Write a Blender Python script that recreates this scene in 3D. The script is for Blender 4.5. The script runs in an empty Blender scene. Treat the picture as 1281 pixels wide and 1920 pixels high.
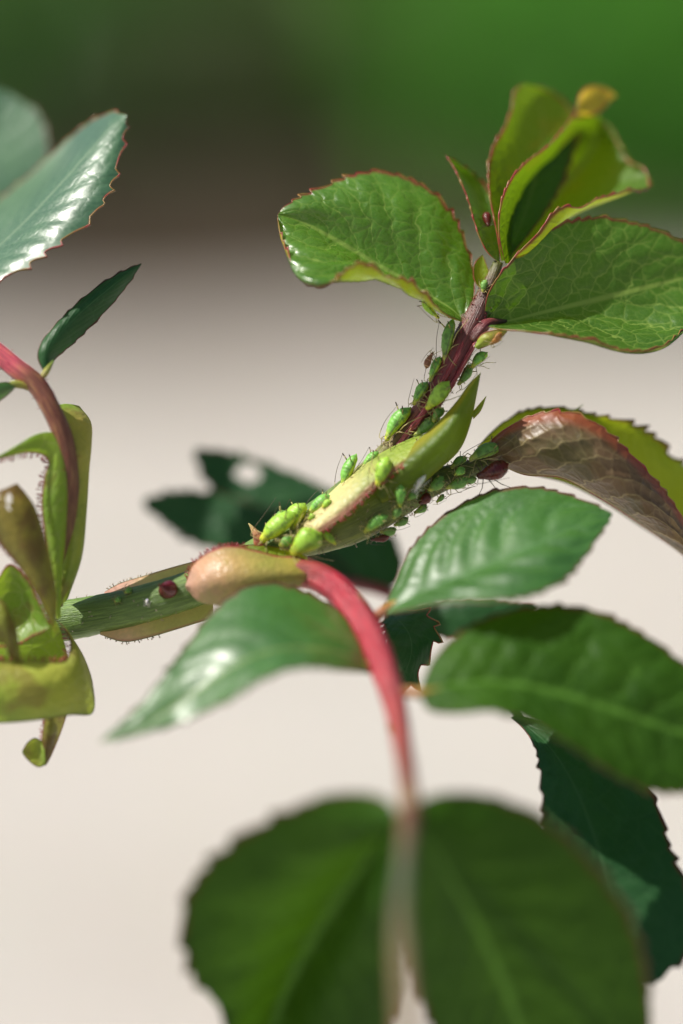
import bpy, math, random
import numpy as np
from mathutils import Vector

# ------------------------------------------------------------------ camera, sky, sun, exposure
K_MM = 0.040            # millimetres per photograph pixel in the plane of focus
D0 = 313.0              # millimetres from the lens to the plane of focus
PITCH = math.radians(11.0)
CEN = np.array([0.0, 0.0, 0.45])             # centre of the plane of focus, metres
RIGHT = np.array([1.0, 0, 0])
FWD = np.array([0, math.cos(PITCH), -math.sin(PITCH)])
UP = np.array([0, math.sin(PITCH), math.cos(PITCH)])
ROT = np.stack([RIGHT, UP, FWD], 0)          # rows: picture axes in the world

sc = bpy.context.scene
col = sc.collection
cam_d = bpy.data.cameras.new('camera')
cam_d.sensor_fit = 'VERTICAL'
cam_d.sensor_height = 36.0
cam_d.sensor_width = 24.0
cam_d.lens = 36.0 * D0 / (1920 * K_MM)
cam_d.clip_start = 0.01
cam_d.clip_end = 500
cam_d.dof.use_dof = True
cam_d.dof.focus_distance = D0 / 1000
cam_d.dof.aperture_fstop = cam_d.lens / 22.5
cam_d.dof.aperture_blades = 0
cam = bpy.data.objects.new('camera', cam_d)
col.objects.link(cam)
cam.location = Vector(CEN - FWD * D0 / 1000)
cam.rotation_euler = (math.pi / 2 - PITCH, 0, 0)
sc.camera = cam

SUN = np.array([-0.60, -0.05, 0.80])
SUN = SUN / np.linalg.norm(SUN)
elev = math.asin(SUN[2])
w = bpy.data.worlds.new('World')
sc.world = w
w.use_nodes = True
wn = w.node_tree
sky = wn.nodes.new('ShaderNodeTexSky')
sky.sky_type = 'NISHITA'
sky.sun_disc = False
sky.sun_elevation = elev
sky.sun_rotation = math.atan2(SUN[0], SUN[1])
sky.air_density = 1.0
sky.dust_density = 2.5
bg = wn.nodes['Background']
bg.inputs['Strength'].default_value = 0.062
wn.links.new(sky.outputs[0], bg.inputs['Color'])
sl = bpy.data.lights.new('sun', 'SUN')
sl.energy = 5.0
sl.angle = math.radians(0.6)
sl.color = (1.0, 0.955, 0.88)
so = bpy.data.objects.new('sun', sl)
col.objects.link(so)
so.rotation_euler = Vector(-SUN).to_track_quat('-Z', 'Y').to_euler()
so.location = (-1, 1, 3)
sc.view_settings.view_transform = 'Standard'
sc.view_settings.look = 'None'
sc.view_settings.exposure = 0.18
sc.view_settings.gamma = 1.0
sc.cycles.max_bounces = 10
sc.cycles.transmission_bounces = 8
sc.cycles.use_denoising = True
sc.cycles.sample_clamp_indirect = 6.0

rnd = random.Random(7)

# ------------------------------------------------------------------ geometry helpers (picture frame, millimetres)
def P(px, py, d=0.0):
    s = (1 + d / D0) * K_MM
    return np.array([(px - 640.5) * s, (960 - py) * s, d])

def to_world(v):
    return CEN + (np.asarray(v, float) @ ROT) / 1000.0

def nrm(v):
    v = np.asarray(v, float)
    n = np.linalg.norm(v, axis=-1, keepdims=True)
    return v / np.maximum(n, 1e-9)

def catmull(pts, ts):
    """points sampled at ts in 0..1, spaced by chord length"""
    pts = np.asarray(pts, float)
    n = len(pts)
    if n == 2:
        return pts[0] + (pts[1] - pts[0]) * ts[:, None]
    ch = np.linalg.norm(np.diff(pts, axis=0), axis=1)
    cum = np.concatenate([[0], np.cumsum(np.maximum(ch, 1e-6))])
    cum /= cum[-1]
    i = np.clip(np.searchsorted(cum, ts, side='right') - 1, 0, n - 2)
    h = (cum[i + 1] - cum[i])
    f = ((ts - cum[i]) / h)[:, None]
    m = np.zeros_like(pts)
    m[1:-1] = (pts[2:] - pts[:-2]) / (cum[2:] - cum[:-2])[:, None]
    m[0] = (pts[1] - pts[0]) / (cum[1] - cum[0])
    m[-1] = (pts[-1] - pts[-2]) / (cum[-1] - cum[-2])
    h = h[:, None]
    return ((2 * f**3 - 3 * f**2 + 1) * pts[i] + (f**3 - 2 * f**2 + f) * h * m[i]
            + (-2 * f**3 + 3 * f**2) * pts[i + 1] + (f**3 - f**2) * h * m[i + 1])

def rail(pts, dflt=0.0):
    return np.array([P(p[0], p[1], p[2] if len(p) > 2 else dflt) for p in pts])

class Geo:
    def __init__(self):
        self.v = []; self.f = []; self.m = []; self.uv = []; self.vn = []; self.mm = []; self.n = 0
    def add(self, v, f, mi=0, uv=None, vn=None, mm=None):
        v = np.asarray(v, float).reshape(-1, 3)
        z = np.zeros((len(v), 2))
        self.v.append(v)
        self.uv.append(z if uv is None else np.asarray(uv).reshape(-1, 2))
        self.vn.append(z + 0.3 if vn is None else np.asarray(vn).reshape(-1, 2))
        self.mm.append(v[:, :2] if mm is None else np.asarray(mm).reshape(-1, 2))
        for q in f:
            self.f.append([int(a) + self.n for a in q])
            self.m.append(mi)
        self.n += len(v)
    def build(self, name, mats, parent=None, origin=None, world=False):
        v = np.concatenate(self.v)
        if not world:
            v = to_world(v)
        if origin is not None:
            v = v - origin
        me = bpy.data.meshes.new(name)
        me.from_pydata(v.tolist(), [], self.f)
        for m in mats:
            me.materials.append(m)
        me.polygons.foreach_set('material_index', self.m)
        me.polygons.foreach_set('use_smooth', [True] * len(self.f))
        li = np.zeros(len(me.loops), dtype=np.int64)
        me.loops.foreach_get('vertex_index', li)
        for nm, dat in (('uv', self.uv), ('vein', self.vn), ('mm', self.mm)):
            lay = me.uv_layers.new(name=nm)
            lay.data.foreach_set('uv', np.concatenate(dat)[li].astype(np.float32).ravel())
        me.update()
        o = bpy.data.objects.new(name, me)
        col.objects.link(o)
        if parent is not None:
            o.parent = parent
        return o

def grid_faces(a, b, flip=False, wrap=False):
    f = []
    for i in range(a - 1):
        for j in range(b if wrap else b - 1):
            j2 = (j + 1) % b
            q = [i * b + j, (i + 1) * b + j, (i + 1) * b + j2, i * b + j2]
            f.append(q[::-1] if flip else q)
    return f

def tube_geo(g, pts, rad, sides=8, mi=0, flat=1.0, caps=True, lump=0.0, ribs=0.0):
    pts = np.asarray(pts, float)
    n = len(pts)
    rad = np.broadcast_to(np.asarray(rad, float), (n,)).copy()
    t = nrm(np.gradient(pts, axis=0))
    ref = np.array([0.13, 0.21, -0.97])
    a = nrm(np.cross(t, ref)); b = np.cross(t, a)
    ang = np.linspace(0, 2 * math.pi, sides, endpoint=False)
    rr = rad[:, None] * (1 + lump * np.array([[rnd.uniform(-1, 1) for _ in ang] for _ in range(n)]))
    rr = rr * (1 + ribs * np.cos(ang * 5)[None, :])
    v = pts[:, None] + a[:, None] * (np.cos(ang) * rr)[..., None] + b[:, None] * (np.sin(ang) * rr * flat)[..., None]
    L = np.concatenate([[0], np.cumsum(np.linalg.norm(np.diff(pts, axis=0), axis=1))])
    uv = np.zeros((n, sides, 2)); uv[..., 0] = (L / max(L[-1], 1e-6))[:, None]; uv[..., 1] = (ang / (2 * math.pi))[None]
    mm = np.zeros((n, sides, 2)); mm[..., 0] = L[:, None]; mm[..., 1] = np.cos(ang)[None] * rad[:, None] * 2
    f = grid_faces(n, sides, wrap=True)
    if caps:
        f.append(list(range(sides))); f.append([(n - 1) * sides + j for j in range(sides)][::-1])
    g.add(v, f, mi, uv, None, mm)

def path(pts, rad, n=40, dflt=0.0):
    """control points (px, py, d) and radii in pixels -> sampled path and radii in millimetres"""
    c = rail(pts, dflt)
    q = np.concatenate([c, (np.asarray(rad, float) * K_MM)[:, None]], 1)
    ts = np.linspace(0, 1, n)
    ch = np.linalg.norm(np.diff(c, axis=0), axis=1)
    s = catmull(q, ts)
    return s[:, :3], np.maximum(s[:, 3], 0.01)

# ------------------------------------------------------------------ materials
class NT:
    def __init__(self, name):
        self.mat = bpy.data.materials.new(name)
        self.mat.use_nodes = True
        self.t = self.mat.node_tree
        self.t.nodes.clear()
        self.out = self.t.nodes.new('ShaderNodeOutputMaterial')
    def n(self, typ, **kw):
        x = self.t.nodes.new(typ)
        for k, v in kw.items():
            setattr(x, k, v)
        return x
    def set(self, sock, v):
        if hasattr(v, 'is_linked') or isinstance(v, bpy.types.NodeSocket):
            self.t.links.new(v, sock)
        elif isinstance(v, (tuple, list)) and len(v) == 3 and sock.type == 'RGBA':
            sock.default_value = (*v, 1)
        else:
            sock.default_value = v
    def math(self, op, a, b=0.0, c=None, clamp=False):
        x = self.n('ShaderNodeMath', operation=op, use_clamp=clamp)
        self.set(x.inputs[0], a); self.set(x.inputs[1], b)
        if c is not None:
            self.set(x.inputs[2], c)
        return x.outputs[0]
    def mapr(self, v, a, b, c=0.0, d=1.0, smooth=True):
        x = self.n('ShaderNodeMapRange', interpolation_type='SMOOTHSTEP' if smooth else 'LINEAR')
        for i, q in enumerate((v, a, b, c, d)):
            self.set(x.inputs[i], q)
        return x.outputs[0]
    def mix(self, f, a, b, typ='MIX'):
        x = self.n('ShaderNodeMix', data_type='RGBA', blend_type=typ)
        self.set(x.inputs[0], f); self.set(x.inputs[6], a); self.set(x.inputs[7], b)
        return x.outputs[2]
    def uv(self, name):
        return self.n('ShaderNodeUVMap', uv_map=name).outputs[0]
    def sep(self, v):
        x = self.n('ShaderNodeSeparateXYZ'); self.set(x.inputs[0], v)
        return x.outputs
    def noise(self, vec, scale, detail=3.0, rough=0.55, dim='3D'):
        x = self.n('ShaderNodeTexNoise', noise_dimensions=dim)
        if vec is not None:
            self.set(x.inputs['Vector'], vec)
        x.inputs['Scale'].default_value = scale
        x.inputs['Detail'].default_value = detail
        x.inputs['Roughness'].default_value = rough
        return x.outputs
    def ramp(self, f, stops):
        x = self.n('ShaderNodeValToRGB')
        el = x.color_ramp.elements
        while len(el) < len(stops):
            el.new(0.5)
        for e, (p, c) in zip(el, stops):
            e.position = p; e.color = (*c, 1)
        self.set(x.inputs[0], f)
        return x.outputs[0]
    def bump(self, h, dist, strength=1.0, nor=None):
        x = self.n('ShaderNodeBump')
        x.inputs['Strength'].default_value = strength
        x.inputs['Distance'].default_value = dist
        self.set(x.inputs['Height'], h)
        if nor is not None:
            self.set(x.inputs['Normal'], nor)
        return x.outputs[0]
    def bsdf(self, **kw):
        x = self.n('ShaderNodeBsdfPrincipled')
        for k, v in kw.items():
            self.set(x.inputs[k.replace('_', ' ')], v)
        return x

def leaf_mat(name, stops, under, vein, trans_col, trans=0.35, rough=0.38, spec=0.5,
             ret=0.55, ret_scale=0.9, lat=0.8, latw=0.13, edge=(0.25, 0.03, 0.02), edge_w=0.05, edge_amt=0.7,
             blotch=None, blotch_amt=0.0, blotch_scale=0.5, bump=1.0, under_trans=None, coat=0.0, midw=0.03):
    m = NT(name)
    uv = m.sep(m.uv('uv')); vn = m.sep(m.uv('vein'))
    mmv = m.uv('mm')
    nz = m.noise(mmv, 0.7, 2.0, dim='2D')
    off = m.n('ShaderNodeVectorMath', operation='SUBTRACT'); m.set(off.inputs[0], nz[1]); off.inputs[1].default_value = (0.5, 0.5, 0.5)
    wob = m.n('ShaderNodeVectorMath', operation='MULTIPLY_ADD')
    m.set(wob.inputs[0], off.outputs[0]); wob.inputs[1].default_value = (0.9, 0.9, 0); m.set(wob.inputs[2], mmv)
    v1 = m.n('ShaderNodeTexVoronoi', voronoi_dimensions='2D', feature='DISTANCE_TO_EDGE')
    m.set(v1.inputs['Vector'], wob.outputs[0]); v1.inputs['Scale'].default_value = ret_scale
    v2 = m.n('ShaderNodeTexVoronoi', voronoi_dimensions='2D', feature='DISTANCE_TO_EDGE')
    m.set(v2.inputs['Vector'], wob.outputs[0]); v2.inputs['Scale'].default_value = ret_scale * 2.7
    ph = m.math('ADD', vn[0], m.math('MULTIPLY', m.math('SUBTRACT', nz[0], 0.5), 0.6))
    ld = m.math('MULTIPLY', m.math('ABSOLUTE', m.math('SUBTRACT', m.math('FRACT', ph), 0.5)), 2.0)
    lfade = m.mapr(vn[1], 0.55, 0.95, 1.0, 0.15)
    latm = m.math('MULTIPLY', m.mapr(ld, 0.0, latw, 1.0, 0.0), lfade)
    midm = m.mapr(vn[1], midw * 0.4, midw * 1.6, 1.0, 0.0)
    r1 = m.mapr(v1.outputs[0], 0.01, 0.075, 1.0, 0.0)
    r2 = m.mapr(v2.outputs[0], 0.0, 0.10, 0.45, 0.0)
    rm = m.math('MULTIPLY', m.math('MAXIMUM', r1, r2), ret)
    vm = m.math('MAXIMUM', m.math('MAXIMUM', m.math('MULTIPLY', latm, lat), midm), rm)
    base = m.ramp(uv[0], stops) if len(stops) > 1 else None
    big = m.noise(mmv, 0.16, 3.0, dim='2D')[0]
    fine = m.noise(mmv, 3.0, 4.0, dim='2D')[0]
    bc = base if base is not None else stops[0][1]
    bc = m.mix(m.mapr(big, 0.3, 0.7), m.mix(1.0, bc, (0.72, 0.80, 0.8), 'MULTIPLY'), m.mix(1.0, bc, (1.22, 1.14, 1.1), 'MULTIPLY'))
    bc = m.mix(m.mapr(fine, 0.35, 0.75, 0, 0.35), bc, m.mix(1.0, bc, (1.5, 1.35, 1.3), 'MULTIPLY'))
    uc = m.mix(m.mapr(big, 0.3, 0.7), m.mix(1.0, under, (0.8, 0.8, 0.8), 'MULTIPLY'), under)
    if blotch is not None:
        bz = m.noise(mmv, blotch_scale, 4.0, 0.6, dim='2D')[0]
        bm = m.mapr(bz, 0.62 - 0.35 * blotch_amt, 0.72 - 0.2 * blotch_amt, 0, min(1.0, blotch_amt + 0.2))
        bc = m.mix(bm, bc, blotch); uc = m.mix(bm, uc, blotch)
    bc = m.mix(m.math('MULTIPLY', vm, 0.85), bc, vein)
    uc = m.mix(m.math('MULTIPLY', vm, 0.75), uc, vein)
    en = m.noise(mmv, 0.9, 3.0, dim='2D')[0]
    em = m.math('MULTIPLY', m.mapr(m.math('ADD', vn[1], m.math('MULTIPLY', m.math('SUBTRACT', en, 0.5), 0.06)), 1 - edge_w * 1.6, 1 - edge_w * 0.4), edge_amt)
    bc = m.mix(em, bc, edge); uc = m.mix(em, uc, edge)
    geo = m.n('ShaderNodeNewGeometry')
    c = m.mix(geo.outputs['Backfacing'], bc, uc)
    tc = m.mix(em, m.mix(m.math('MULTIPLY', vm, 0.4), trans_col, vein), edge)
    if blotch is not None:
        tc = m.mix(m.math('MULTIPLY', bm, 0.8), tc, blotch)
    hgt = m.math('SUBTRACT', m.math('ADD', m.math('MULTIPLY', m.mapr(v1.outputs[0], 0, 0.32), 0.6), m.math('MULTIPLY', m.mapr(ld, 0, 0.7), 0.55 * min(1, lat * 1.3))), m.math('MULTIPLY', vm, 0.25))
    hgt = m.math('ADD', hgt, m.math('MULTIPLY', fine, 0.18))
    b = m.bump(hgt, 0.00007 * bump, 0.8)
    ro = m.mapr(fine, 0.3, 0.7, rough - 0.06, rough + 0.08)
    p = m.bsdf(Base_Color=c, Roughness=ro, Specular_IOR_Level=spec, Normal=b)
    if coat:
        p.inputs['Coat Weight'].default_value = coat
        p.inputs['Coat Roughness'].default_value = 0.38
    tr = m.n('ShaderNodeBsdfTranslucent'); m.set(tr.inputs['Color'], tc); m.set(tr.inputs['Normal'], b)
    ms = m.n('ShaderNodeMixShader'); ms.inputs[0].default_value = trans
    m.t.links.new(p.outputs[0], ms.inputs[1]); m.t.links.new(tr.outputs[0], ms.inputs[2])
    m.t.links.new(ms.outputs[0], m.out.inputs[0])
    return m.mat

def stem_mat(name, stops, streak=(0.30, 0.02, 0.04), streak_amt=0.0, rough=0.42, sss=0.15, bump=1.0):
    m = NT(name)
    uv = m.uv('uv'); s = m.sep(uv); mmv = m.uv('mm')
    c = m.ramp(s[0], stops)
    mp = m.n('ShaderNodeMapping'); mp.inputs['Scale'].default_value = (0.35, 3.0, 1); m.set(mp.inputs[0], mmv)
    st = m.noise(mp.outputs[0], 1.6, 4.0, dim='2D')[0]
    fi = m.noise(mmv, 5.0, 3.0, dim='2D')[0]
    c = m.mix(m.mapr(st, 0.35, 0.7), m.mix(1.0, c, (0.72, 0.74, 0.72), 'MULTIPLY'), m.mix(1.0, c, (1.3, 1.25, 1.2), 'MULTIPLY'))
    if streak_amt:
        c = m.mix(m.mapr(st, 0.55, 0.7, 0, streak_amt), c, streak)
    h = m.math('ADD', m.math('MULTIPLY', st, 0.8), m.math('MULTIPLY', fi, 0.3))
    b = m.bump(h, 0.00022 * bump, 0.7)
    p = m.bsdf(Base_Color=c, Roughness=rough, Normal=b)
    p.inputs['Subsurface Weight'].default_value = sss
    p.inputs['Subsurface Radius'].default_value = (0.6, 0.7, 0.2)
    p.inputs['Subsurface Scale'].default_value = 0.0006
    m.t.links.new(p.outputs[0], m.out.inputs[0])
    return m.mat

def plain_mat(name, colr, rough=0.45, var=0.25, scale=900.0, sss=0.0, bump=0.0):
    m = NT(name)
    tc = m.n('ShaderNodeTexCoord').outputs['Object']
    nz = m.noise(tc, scale, 3.0)[0]
    c = m.mix(m.mapr(nz, 0.3, 0.7), tuple(x * (1 - var) for x in colr), tuple(min(1, x * (1 + var)) for x in colr))
    p = m.bsdf(Base_Color=c, Roughness=rough)
    if sss:
        p.inputs['Subsurface Weight'].default_value = sss
        p.inputs['Subsurface Radius'].default_value = (0.5, 0.7, 0.2)
        p.inputs['Subsurface Scale'].default_value = 0.0005
    if bump:
        m.set(p.inputs['Normal'], m.bump(nz, bump))
    m.t.links.new(p.outputs[0], m.out.inputs[0])
    return m.mat

def aphid_mat(name, back, side, head, sss=0.5, rough=0.46, band=None):
    """uv.x runs from head to tail, uv.y from belly (0) to back (1)"""
    m = NT(name)
    s = m.sep(m.uv('uv'))
    tc = m.n('ShaderNodeTexCoord').outputs['Object']
    nz = m.noise(tc, 2600.0, 3.0)[0]
    c = m.mix(m.mapr(m.math('ADD', s[1], m.math('MULTIPLY', m.math('SUBTRACT', nz, 0.5), 0.5)), 0.35, 0.8), side, back)  # colour split paints in sky sheen on the back, translucent glow below
    c = m.mix(m.mapr(s[0], 0.06, 0.30, 1, 0), c, head)
    c = m.mix(m.mapr(nz, 0.48, 0.64, 0, 0.7), c, tuple(x * 0.45 for x in back))
    if band is not None:
        bd = m.math('FRACT', m.math('MULTIPLY', s[0], 3.0))
        c = m.mix(m.mapr(m.math('ABSOLUTE', m.math('SUBTRACT', bd, 0.5)), 0.02, 0.09, 0.9, 0.0), c, band)
    seg = m.math('SINE', m.math('MULTIPLY', s[0], 62.0))
    b = m.bump(m.math('ADD', m.math('MULTIPLY', seg, 0.25), nz), 0.00005, 0.6)
    p = m.bsdf(Base_Color=c, Roughness=rough, Normal=b)
    p.inputs['Subsurface Weight'].default_value = sss
    p.inputs['Subsurface Radius'].default_value = (0.7, 1.0, 0.25)
    p.inputs['Subsurface Scale'].default_value = 0.0005
    m.t.links.new(p.outputs[0], m.out.inputs[0])
    return m.mat

M = {}
RED = (0.20, 0.018, 0.022)
M['young'] = leaf_mat('young_leaf_green', [(0, (0.055, 0.15, 0.012)), (0.5, (0.05, 0.155, 0.016)), (1, (0.065, 0.17, 0.03))],
                      (0.44, 0.33, 0.015), (0.24, 0.36, 0.07), (0.24, 0.48, 0.010), trans=0.28, rough=0.30, spec=0.75, ret=0.40, lat=1.0, latw=0.085, ret_scale=0.85, edge=RED, edge_w=0.035, edge_amt=0.75)
M['young_dark'] = leaf_mat('young_leaf_deep_green', [(0, (0.030, 0.085, 0.010)), (1, (0.040, 0.12, 0.016))],
                           (0.25, 0.30, 0.05), (0.24, 0.34, 0.07), (0.18, 0.40, 0.008), trans=0.28, rough=0.4, ret=0.5, lat=1.0, latw=0.085, ret_scale=0.72, edge=RED, edge_w=0.035, edge_amt=0.75)
M['sprout'] = leaf_mat('sprouting_leaf_green', [(0, (0.06, 0.15, 0.008)), (0.6, (0.035, 0.11, 0.008)), (1, (0.04, 0.11, 0.008))],
                       (0.52, 0.42, 0.03), (0.20, 0.28, 0.05), (0.26, 0.44, 0.006), trans=0.34, rough=0.55, ret=0.2, ret_scale=0.9, lat=0.35,
                       edge=(0.30, 0.05, 0.02), edge_w=0.05, edge_amt=0.8, blotch=(0.30, 0.24, 0.01), blotch_amt=0.12, blotch_scale=0.2)
M['tip_yellow'] = leaf_mat('curled_tip_yellow', [(0, (0.42, 0.36, 0.03)), (0.5, (0.62, 0.46, 0.04)), (1, (0.50, 0.28, 0.05))], (0.5, 0.4, 0.03), (0.5, 0.4, 0.06),
                           (0.75, 0.58, 0.03), trans=0.45, rough=0.5, ret=0.1, lat=0.2, edge=(0.42, 0.12, 0.03), edge_w=0.12, edge_amt=0.8)
M['mature'] = leaf_mat('mature_leaf_green', [(0, (0.035, 0.135, 0.014)), (1, (0.03, 0.12, 0.018))], (0.10, 0.18, 0.06), (0.07, 0.19, 0.05),
                       (0.10, 0.32, 0.02), trans=0.22, rough=0.42, spec=0.9, ret=0.1, ret_scale=0.4, lat=0.5, edge=(0.16, 0.03, 0.02), edge_w=0.03, edge_amt=0.6, bump=1.0, coat=0.9)
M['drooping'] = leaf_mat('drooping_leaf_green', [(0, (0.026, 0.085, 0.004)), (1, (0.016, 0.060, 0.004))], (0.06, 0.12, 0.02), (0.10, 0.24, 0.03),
                         (0.09, 0.22, 0.003), trans=0.2, rough=0.55, spec=0.2, ret=0.12, ret_scale=0.5, lat=0.6, midw=0.04, edge=(0.16, 0.03, 0.02), edge_w=0.03, edge_amt=0.5, bump=2.0)  # base darkened so the shade on the drooping pair is in the colour
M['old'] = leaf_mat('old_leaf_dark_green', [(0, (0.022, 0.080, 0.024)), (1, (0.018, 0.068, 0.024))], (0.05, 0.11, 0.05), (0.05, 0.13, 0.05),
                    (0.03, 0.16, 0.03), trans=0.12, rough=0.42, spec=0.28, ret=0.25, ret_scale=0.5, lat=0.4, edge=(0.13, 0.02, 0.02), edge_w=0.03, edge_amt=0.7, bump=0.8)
M['glossy'] = leaf_mat('glossy_leaf_blue_green', [(0, (0.06, 0.15, 0.075)), (1, (0.06, 0.15, 0.075))], (0.09, 0.17, 0.08), (0.17, 0.27, 0.15),
                       (0.08, 0.25, 0.06), trans=0.18, rough=0.36, spec=0.9, ret=0.2, ret_scale=0.9, lat=0.4, edge=(0.20, 0.03, 0.03), edge_w=0.02, edge_amt=0.6, bump=0.6, coat=1.0)
M['brown_leaf'] = leaf_mat('unfolding_leaf_bronze', [(0, (0.16, 0.19, 0.03)), (0.4, (0.20, 0.12, 0.07)), (1, (0.10, 0.07, 0.03))],
                           (0.17, 0.105, 0.055), (0.52, 0.42, 0.20), (0.20, 0.13, 0.02), trans=0.22, rough=0.42, ret=0.25, ret_scale=0.8, lat=0.85, latw=0.14,
                           edge=(0.33, 0.07, 0.03), edge_w=0.12, edge_amt=0.75, blotch=(0.075, 0.075, 0.02), blotch_amt=0.45, blotch_scale=0.2, bump=1.2)
M['lime_leaf'] = leaf_mat('unfolding_leaf_lime', [(0, (0.17, 0.23, 0.012)), (1, (0.12, 0.24, 0.03))], (0.2, 0.26, 0.03), (0.26, 0.32, 0.05),
                          (0.45, 0.55, 0.01), trans=0.5, rough=0.45, ret=0.2, lat=0.3, edge=(0.30, 0.07, 0.02), edge_w=0.05, edge_amt=0.6)
M['stip_lime'] = leaf_mat('stipule_lime', [(0, (0.25, 0.38, 0.04)), (0.6, (0.20, 0.34, 0.035)), (1, (0.15, 0.28, 0.03))], (0.25, 0.36, 0.04), (0.34, 0.40, 0.12),
                          (0.33, 0.48, 0.03), trans=0.4, rough=0.42, ret=0.5, ret_scale=0.75, lat=0.12, midw=0.0, edge=(0.28, 0.04, 0.04), edge_w=0.04, edge_amt=0.7,
                          blotch=(0.24, 0.12, 0.04), blotch_amt=0.22, blotch_scale=0.25)
M['stip_olive'] = leaf_mat('stipule_olive', [(0, (0.30, 0.44, 0.06)), (0.5, (0.38, 0.42, 0.07)), (0.85, (0.34, 0.24, 0.08)), (1, (0.20, 0.38, 0.05))], (0.26, 0.36, 0.05), (0.25, 0.25, 0.06),
                           (0.35, 0.42, 0.03), trans=0.36, rough=0.42, ret=0.08, lat=0.0, midw=0.0, edge=(0.1, 0.2, 0.02), edge_w=0.05, edge_amt=0.5,
                           blotch=(0.22, 0.11, 0.045), blotch_amt=0.30, blotch_scale=0.22)
M['stip_brown'] = leaf_mat('stipule_bronze', [(0, (0.27, 0.27, 0.03)), (0.5, (0.24, 0.21, 0.03)), (1, (0.24, 0.18, 0.04))], (0.27, 0.30, 0.04), (0.2, 0.17, 0.05),
                           (0.26, 0.24, 0.03), trans=0.32, rough=0.4, ret=0.25, ret_scale=1.2, lat=0.0, midw=0.0, edge=(0.19, 0.05, 0.03), edge_w=0.05, edge_amt=0.6,
                           blotch=(0.12, 0.05, 0.02), blotch_amt=0.45, blotch_scale=0.4)
M['stip_pale'] = leaf_mat('stipule_pale_cream', [(0, (0.78, 0.70, 0.40)), (0.45, (0.74, 0.70, 0.30)), (0.68, (0.40, 0.52, 0.08)), (1, (0.30, 0.44, 0.04))], (0.3, 0.36, 0.1), (0.5, 0.42, 0.2),
                          (0.5, 0.55, 0.1), trans=0.35, rough=0.5, ret=0.15, ret_scale=1.4, lat=0.0, midw=0.0, edge=(0.42, 0.10, 0.10), edge_w=0.16, edge_amt=0.75)
M['stip_wedge'] = leaf_mat('stipule_wedge_green', [(0, (0.10, 0.15, 0.02)), (0.45, (0.09, 0.17, 0.018)), (1, (0.12, 0.2, 0.012))], (0.2, 0.28, 0.04), (0.18, 0.25, 0.05),
                           (0.45, 0.58, 0.015), trans=0.42, rough=0.5, ret=0.1, lat=0.0, midw=0.0, edge=(0.50, 0.42, 0.03), edge_w=0.45, edge_amt=0.6)  # wide yellow edge tint paints the sunlit face of the wedge
M['stip_pink'] = leaf_mat('stipule_sheath_pink', [(0, (0.74, 0.42, 0.34)), (0.25, (0.62, 0.36, 0.22)), (0.55, (0.42, 0.36, 0.10)), (0.85, (0.36, 0.32, 0.06)), (1, (0.40, 0.10, 0.07))],
                          (0.24, 0.36, 0.04), (0.36, 0.28, 0.12), (0.45, 0.36, 0.08), trans=0.25, rough=0.36, ret=0.12, ret_scale=2.0, lat=0.0, midw=0.0,
                          edge=(0.42, 0.06, 0.07), edge_w=0.03, edge_amt=0.8, blotch=(0.34, 0.38, 0.07), blotch_amt=0.2, blotch_scale=0.3, bump=0.8)
M['stip_wing'] = leaf_mat('stipule_wing', [(0, (0.36, 0.46, 0.10)), (0.5, (0.46, 0.46, 0.16)), (0.75, (0.70, 0.42, 0.34)), (1, (0.66, 0.34, 0.30))],
                          (0.24, 0.3, 0.06), (0.3, 0.3, 0.1), (0.45, 0.4, 0.12), trans=0.35, rough=0.45, ret=0.1, lat=0.0, midw=0.0, edge=(0.45, 0.15, 0.14), edge_w=0.1, edge_amt=0.5)
def rim_mat(name, a, b):
    m = NT(name)
    nz = m.noise(m.n('ShaderNodeTexCoord').outputs['Object'], 900.0, 3.0)[0]
    p = m.bsdf(Base_Color=m.mix(m.mapr(nz, 0.38, 0.62), a, b), Roughness=0.35)
    m.t.links.new(p.outputs[0], m.out.inputs[0])
    return m.mat
M['rim_red'] = rim_mat('leaf_margin_red', (0.30, 0.03, 0.035), (0.26, 0.16, 0.04))
M['rim_dark'] = plain_mat('leaf_margin_dark', (0.10, 0.035, 0.02), 0.4, 0.5, 1500)
M['rim_green'] = plain_mat('leaf_margin_green', (0.22, 0.28, 0.07), 0.4, 0.3, 1500)
M['hair'] = plain_mat('gland_hair_red', (0.24, 0.012, 0.018), 0.35, 0.4, 2000)
M['hair_pale'] = plain_mat('gland_hair_pale', (0.55, 0.45, 0.35), 0.35, 0.3, 2000)
M['stem'] = stem_mat('main_stem', [(0.0, (0.13, 0.22, 0.045)), (0.55, (0.14, 0.24, 0.05)), (0.66, (0.17, 0.20, 0.05)), (0.745, (0.24, 0.08, 0.05)), (0.80, (0.22, 0.04, 0.05)), (0.90, (0.12, 0.035, 0.028)), (0.96, (0.10, 0.04, 0.025)), (1.0, (0.12, 0.14, 0.03))], streak=(0.30, 0.07, 0.07), streak_amt=0.0, bump=0.8)
M['cane'] = stem_mat('cane', [(0, (0.10, 0.085, 0.04)), (1, (0.07, 0.14, 0.03))])
M['petiole_red'] = stem_mat('petiole_crimson', [(0, (0.34, 0.10, 0.07)), (0.12, (0.44, 0.018, 0.045)), (0.45, (0.40, 0.022, 0.045)), (0.7, (0.34, 0.06, 0.055)), (0.88, (0.22, 0.075, 0.05)), (1, (0.30, 0.22, 0.12))], sss=0.3)
M['petiole_left'] = stem_mat('petiole_rose', [(0, (0.22, 0.15, 0.05)), (0.3, (0.20, 0.075, 0.045)), (0.6, (0.22, 0.075, 0.05)), (0.66, (0.60, 0.09, 0.14)), (1, (0.75, 0.18, 0.23))], streak=(0.45, 0.35, 0.12), streak_amt=0.35, sss=0.25)
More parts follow.
